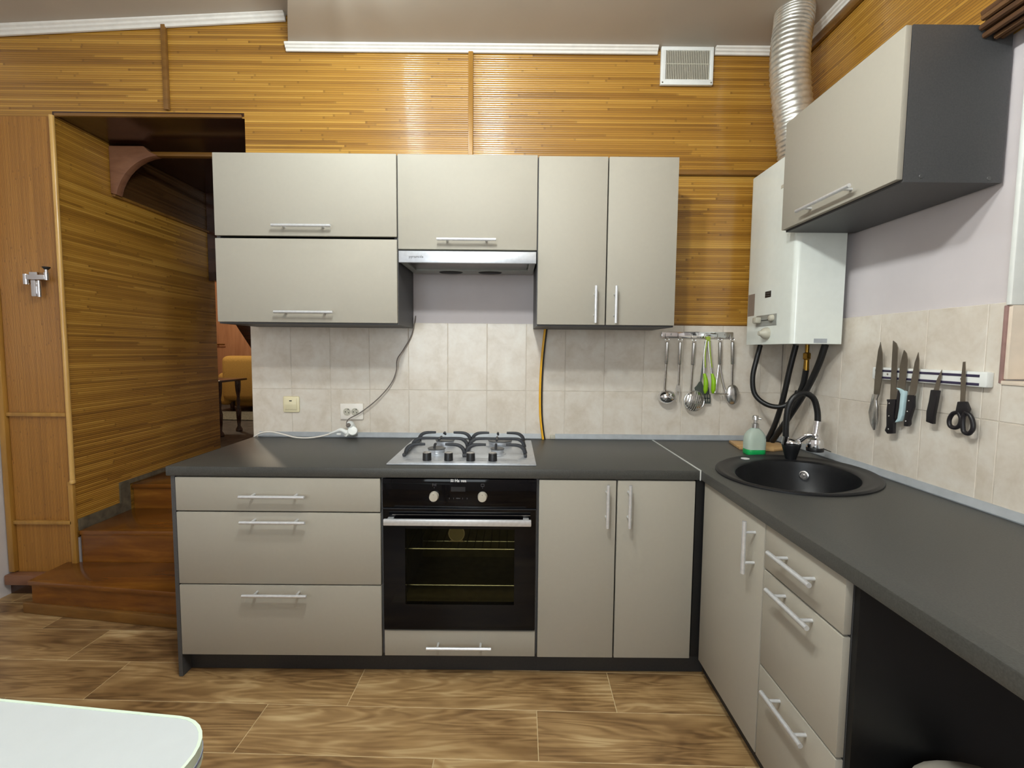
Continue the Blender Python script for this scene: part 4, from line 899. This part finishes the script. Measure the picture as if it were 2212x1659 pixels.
B().lathe([(0.010, -0.004), (0.012, 0.0), (0.010, 0.005), (0.0001, 0.0055)], (1.484, 0.600, 1.368), (0, -1, 0), 16).tube([(1.472, 0.603, 1.372), (1.484, 0.600, 1.362), (1.492, 0.600, 1.350)], 0.006, 8, 4).done('hinge', M['greend'], t)
for a, g in (([(1.474, 0.598, 1.360), (1.466, 0.597, 1.290), (1.468, 0.596, 1.185)], 1.4745), ([(1.486, 0.598, 1.355), (1.492, 0.597, 1.290), (1.507, 0.596, 1.185)], 1.5135)):
    B().tube(a, 0.0052, 10, 5, flat=0.6).done('arm', M['steel'], t)
    B().tube([(p[0] + 0.003, p[1] - 0.004, p[2]) for p in (a[0], a[1], ((a[1][0] + a[2][0]) / 2 + 0.003, 0.596, 1.222))], 0.0032, 8, 4).done('grip_insert', M['greend'], t)
    B().tube([(a[2][0], 0.594, 1.192), (g - 0.001, 0.590, 1.165), (g + 0.001, 0.588, 1.14), (g + 0.001, 0.590, 1.11), (g + 0.001, 0.594, 1.092)], 0.01, 12, 5, radii=[0.006, 0.0098, 0.0118, 0.0108, 0.0045]).done('tip', M['green'], t)
t = utensil('potato_masher', 'wire potato masher with splayed legs between the tongs and the spoon', (1.546, 1.353), (1.549, 1.238), (1.548, 1.228))
B().tube([(1.546, YT, 1.236), (1.540, YT, 1.170), (1.530, YT - 0.004, 1.094)], 0.0055, 10, 4, flat=0.5).tube([(1.550, YT, 1.236), (1.562, YT, 1.170), (1.582, YT - 0.004, 1.094)], 0.0055, 10, 4, flat=0.5).done('legs', M['chrome'], t)
zz = [(1.524 + 0.008 * i, YT - 0.004 + (0.016 if i % 2 else -0.022), 1.0905) for i in range(9)]
B().tube(zz, 0.0022, 8, 3).tube([(1.52, YT - 0.026, 1.0905), (1.588, YT - 0.026, 1.0905)], 0.0022, 8, smooth=False).done('mashing_wire', M['steel'], t)
t = utensil('serving_spoon', 'large steel serving spoon, last on the rail nearest the water heater', (1.608, 1.354), (1.613, 1.239), (1.616, 1.125))
dome((1.617, 0.602, 1.086), 0.0345, 0.052, 0.016).done('bowl', M['steel'], t)

# ------------------------------------------------------------------ knives on the right wall
t = thing('knife_rack', 'white magnetic knife rack with dark bars on the right tiled wall', 'knife rack', (1.865, -0.22, 1.205))
box('rail', M['white'], 1.858, XW - 0.0004, -0.434, -0.002, 1.2045, 1.2495, t, 0.004)
for z in (1.2372, 1.2125): box('magnet_bar', M['magnet'], 1.8565, 1.859, -0.413, -0.018, z - 0.0038, z + 0.0038, t, 0.0005)
for y in (-0.076, -0.358): B().lathe([(0.0042, 0.0), (0.003, 0.0014), (0.0001, 0.0016)], (1.858, y, 1.2255), (-1, 0, 0), 12).done('screw', M['steel_d'], t)
def shape(name, m, parent, pts, x, th, bev=0.0):
    return B().prism([(x, y, z) for y, z in pts], (th, 0, 0), bev).done(name, m, parent)
def knife(name, label, blade, hnd, hm, rivets=(), hx=1.846, ht=0.012, bx=1.8515):
    t = thing(name, label, 'scissors' if name == 'scissors' else 'knife', (1.852, hnd[0][0], min(p[1] for p in hnd)), 'knives on the magnetic rack')
    shape('blade', M['blade'], t, blade, bx, 0.0022)
    h = shape('handle', hm, t, hnd, hx, ht, 0.002)
    for y, z in rivets: B().lathe([(0.0028, 0.0), (0.0022, 0.0007), (0.0001, 0.0008)], (hx, y, z), (-1, 0, 0), 10).done('rivet', M['steel'], h)
    return t
knife('kitchen_knife', 'knife with curved steel handle, first on the rack from the corner', [(-0.041, 1.342), (-0.053, 1.301), (-0.057, 1.252), (-0.057, 1.203), (-0.051, 1.149), (-0.024, 1.147), (-0.026, 1.238), (-0.032, 1.308)], [(-0.024, 1.149), (-0.052, 1.151), (-0.044, 1.128), (-0.052, 1.091), (-0.053, 1.054), (-0.049, 1.018), (-0.038, 1.015), (-0.021, 1.039), (-0.010, 1.078), (-0.017, 1.115)], M['steel'])
knife('bread_knife', 'long bread knife with riveted black handle, second on the rack', [(-0.098, 1.346), (-0.114, 1.336), (-0.122, 1.320), (-0.123, 1.231), (-0.129, 1.138), (-0.102, 1.136), (-0.099, 1.253)], [(-0.092, 1.136), (-0.131, 1.140), (-0.128, 1.090), (-0.131, 1.019), (-0.105, 1.013), (-0.093, 1.023), (-0.099, 1.041), (-0.095, 1.097), (-0.097, 1.124)], M['knifeblk'], [(-0.106, 1.123), (-0.108, 1.078), (-0.110, 1.031)])
t = knife('santoku_knife', 'broad knife with pale blue and black handle, third on the rack', [(-0.148, 1.313), (-0.160, 1.301), (-0.167, 1.278), (-0.165, 1.233), (-0.163, 1.172), (-0.134, 1.170), (-0.135, 1.255), (-0.141, 1.290)], [(-0.138, 1.172), (-0.150, 1.172), (-0.152, 1.120), (-0.147, 1.078), (-0.140, 1.066), (-0.134, 1.075), (-0.136, 1.120)], M['knifeblk'])
shape('handle_shell', M['paleblue'], t, [(-0.132, 1.181), (-0.143, 1.180), (-0.169, 1.171), (-0.170, 1.141), (-0.166, 1.087), (-0.158, 1.067), (-0.137, 1.059), (-0.147, 1.075), (-0.152, 1.115), (-0.153, 1.160), (-0.147, 1.172)], 1.845, 0.012, 0.001)
knife('carving_knife', 'pointed knife with riveted black handle and steel spine, fourth on the rack', [(-0.206, 1.305), (-0.212, 1.279), (-0.215, 1.235), (-0.208, 1.172), (-0.203, 1.158), (-0.180, 1.156), (-0.186, 1.211), (-0.195, 1.270)], [(-0.180, 1.160), (-0.203, 1.161), (-0.205, 1.122), (-0.199, 1.099), (-0.193, 1.077), (-0.194, 1.061), (-0.188, 1.053), (-0.174, 1.052), (-0.173, 1.073), (-0.177, 1.107)], M['knifeblk'], [(-0.188, 1.141), (-0.185, 1.104), (-0.181, 1.070)])
knife('paring_knife', 'small paring knife with curved black handle beside the scissors', [(-0.297, 1.251), (-0.297, 1.231), (-0.291, 1.184), (-0.273, 1.182), (-0.283, 1.221)], [(-0.268, 1.185), (-0.294, 1.185), (-0.290, 1.147), (-0.284, 1.103), (-0.284, 1.076), (-0.259, 1.080), (-0.258, 1.113), (-0.264, 1.146)], M['knifeblk'])
t = knife('scissors', 'black-handled kitchen scissors hanging at the right end of the rack', [(-0.365, 1.277), (-0.372, 1.278), (-0.378, 1.223), (-0.381, 1.157), (-0.373, 1.148), (-0.366, 1.155), (-0.363, 1.222)], [(-0.362, 1.157), (-0.386, 1.160), (-0.397, 1.139), (-0.394, 1.125), (-0.376, 1.114), (-0.367, 1.125), (-0.358, 1.128)], M['knifeblk'])
for R4 in ([(-0.365, 1.125), (-0.346, 1.118), (-0.336, 1.098), (-0.340, 1.080), (-0.356, 1.076), (-0.370, 1.085), (-0.374, 1.106), (-0.365, 1.125)], [(-0.386, 1.128), (-0.401, 1.120), (-0.410, 1.103), (-0.412, 1.082), (-0.401, 1.066), (-0.386, 1.069), (-0.381, 1.086), (-0.380, 1.108), (-0.386, 1.128)]):
    B().tube([(1.851, y, z) for y, z in R4], 0.0062, 10, 5).done('finger_ring', M['knifeblk'], t)

# ------------------------------------------------------------------ latch on the door post
t = thing('door_latch', 'small chrome bracket fixed to the bamboo post left of the doorway', 'bracket', (-1.86, 0.61, 1.53))
B().cyl((-1.905, 0.590, 1.605), (-1.905, 0.590, 1.655), 0.0135).cyl((-1.806, 0.592, 1.627), (-1.806, 0.592, 1.664), 0.0115).cyl((-1.806, 0.592, 1.664), (-1.806, 0.592, 1.678), 0.0075).box(-1.900, -1.810, 0.578, 0.590, 1.628, 1.652, 0.003).box(-1.893, -1.852, 0.590, YW + 0.004, 1.63, 1.667, 0.003).done('arm', M['chrome'], t)
B().box(-1.884, -1.858, 0.585, 0.610, 1.545, 1.628, 0.006).cyl((-1.852, 0.598, 1.545), (-1.852, 0.598, 1.625), 0.009).done('post', M['chrome'], t)
B().lathe([(0.008, 0.0), (0.016, 0.010), (0.016, 0.014), (0.0001, 0.015)], (-1.806, 0.592, 1.678), seg=16).done('knob', M['dark'], t)

# ------------------------------------------------------------------ rolled blind, bin and table
t = thing('rolled_blind', 'rolled brown reed blind at the top of the window niche', 'blind', (1.82, -0.9, 2.15))
q = B()
for i in range(26):
    a = i * 0.55; r = 0.012 + 0.0016 * i; cx, cz = 1.820 + r * math.cos(a), 2.215 + r * math.sin(a)
    q.tube([(cx, -0.418 + 0.006 * math.sin(i * 2.1), cz), (cx, -1.70, cz)], 0.0085, 7, smooth=False)
q.done('reed_roll', M['blind'], t)
q = B()
for y in (-0.55, -1.1, -1.6): q.tube([(1.820 + 0.064 * math.cos(a), y, 2.215 + 0.064 * math.sin(a)) for a in [2 * math.pi * i / 20 for i in range(21)]], 0.002, 6, smooth=False)
q.done('tie_cord', M['blind'], t)
t = thing('waste_bin', 'grey lidded bin standing under the right worktop at the bottom edge', 'bin', (1.44, -0.95, 0))
B().lathe([(0.115, 0.002), (0.12, 0.01), (0.135, 0.36), (0.135, 0.40)], (1.44, -0.950, 0), seg=28).done('bucket', M['blackm'], t)
B().lathe([(0.142, 0.0), (0.143, 0.012), (0.12, 0.032), (0.07, 0.047), (0.0001, 0.052)], (1.44, -0.950, 0.398), seg=28).done('lid', M['bin'], t)

t = thing('dining_table', 'white table corner with rounded edge in the lower left foreground', 'table', (-0.55, -1.75, 0))
ang = math.radians(-6.0); tc = Vector((0.082, -1.122)); ux = Vector((math.cos(ang), math.sin(ang))); uy = Vector((-ux.y, ux.x))
def rrect(off, rad=0.075, L=1.25, D=0.78):
    pts = []
    for (sx, sy, a0) in ((0, 0, 0), (-1, 0, 90), (-1, -1, 180), (0, -1, 270)):
        cxl = (-rad) if sx == 0 else (-L + rad); cyl_ = (-rad) if sy == 0 else (-D + rad)
        for i in range(9):
            a = math.radians(a0 + i * 11.25); lx, ly = cxl + (rad - off) * math.cos(a), cyl_ + (rad - off) * math.sin(a)
            p = tc + ux * lx + uy * ly; pts.append((p.x, p.y))
    return pts
B().prism([(x, y, 0.722) for x, y in rrect(0.003)], (0, 0, 0.028)).done('tabletop', M['table'], t)
def band(o0, o1, z0, z1):
    a, b_ = rrect(o0), rrect(o1); n = len(a)
    return B().ring_sweep([[(a[i][0], a[i][1], z0), (a[i][0], a[i][1], z1), (b_[i][0], b_[i][1], z1), (b_[i][0], b_[i][1], z0)] for i in range(n)], cap=False, closed=True)
band(0.0, 0.0045, 0.7215, 0.7506).done('edge_band', M['tedge'], t)
band(-0.0006, 0.002, 0.731, 0.735).done('edge_line', M['tline'], t)
for lx, ly in ((-0.09, -0.09), (-1.16, -0.09), (-0.09, -0.69), (-1.16, -0.69)):
    p = tc + ux * lx + uy * ly; B().cyl((p.x, p.y, 0.001), (p.x, p.y, 0.722), 0.018, 0.022, 16).done('leg', M['alu'], t)

# lamp fittings on the ceiling, above the frame
t = thing('bar_lamp', 'white ceiling bar with three bulbs above the wall cabinets', 'ceiling lamp', (-0.14, -0.12, 2.70))
B().box(-0.175, -0.105, -0.48, 0.10, 2.752, 2.7755, 0.006).done('bar', M['white'], t)
for y in BAR_Y: B().lathe([(0.022, 0.0), (0.024, 0.02), (0.020, 0.09)], (-0.14, y, 2.662), seg=18).done('bulb_holder', M['white'], t)
for x, y, w in ((0.36, -1.28, 'farther from'), (0.30, -0.86, 'nearer')):
    t = thing('pendant_lamp', 'white pendant bulb holder hanging from the ceiling, ' + w + ' the back wall', 'ceiling lamp', (x, y, 2.50), 'pendant lamps')
    B().lathe([(0.05, 0.0), (0.05, 0.012), (0.03, 0.018)], (x, y, 2.757), seg=20).done('ceiling_rose', M['white'], t)
    B().cyl((x, y, 2.55), (x, y, 2.76), 0.004, seg=8).lathe([(0.020, 0.0), (0.022, 0.03), (0.010, 0.05)], (x, y, 2.502), seg=16).done('cord_and_holder', M['white'], t)
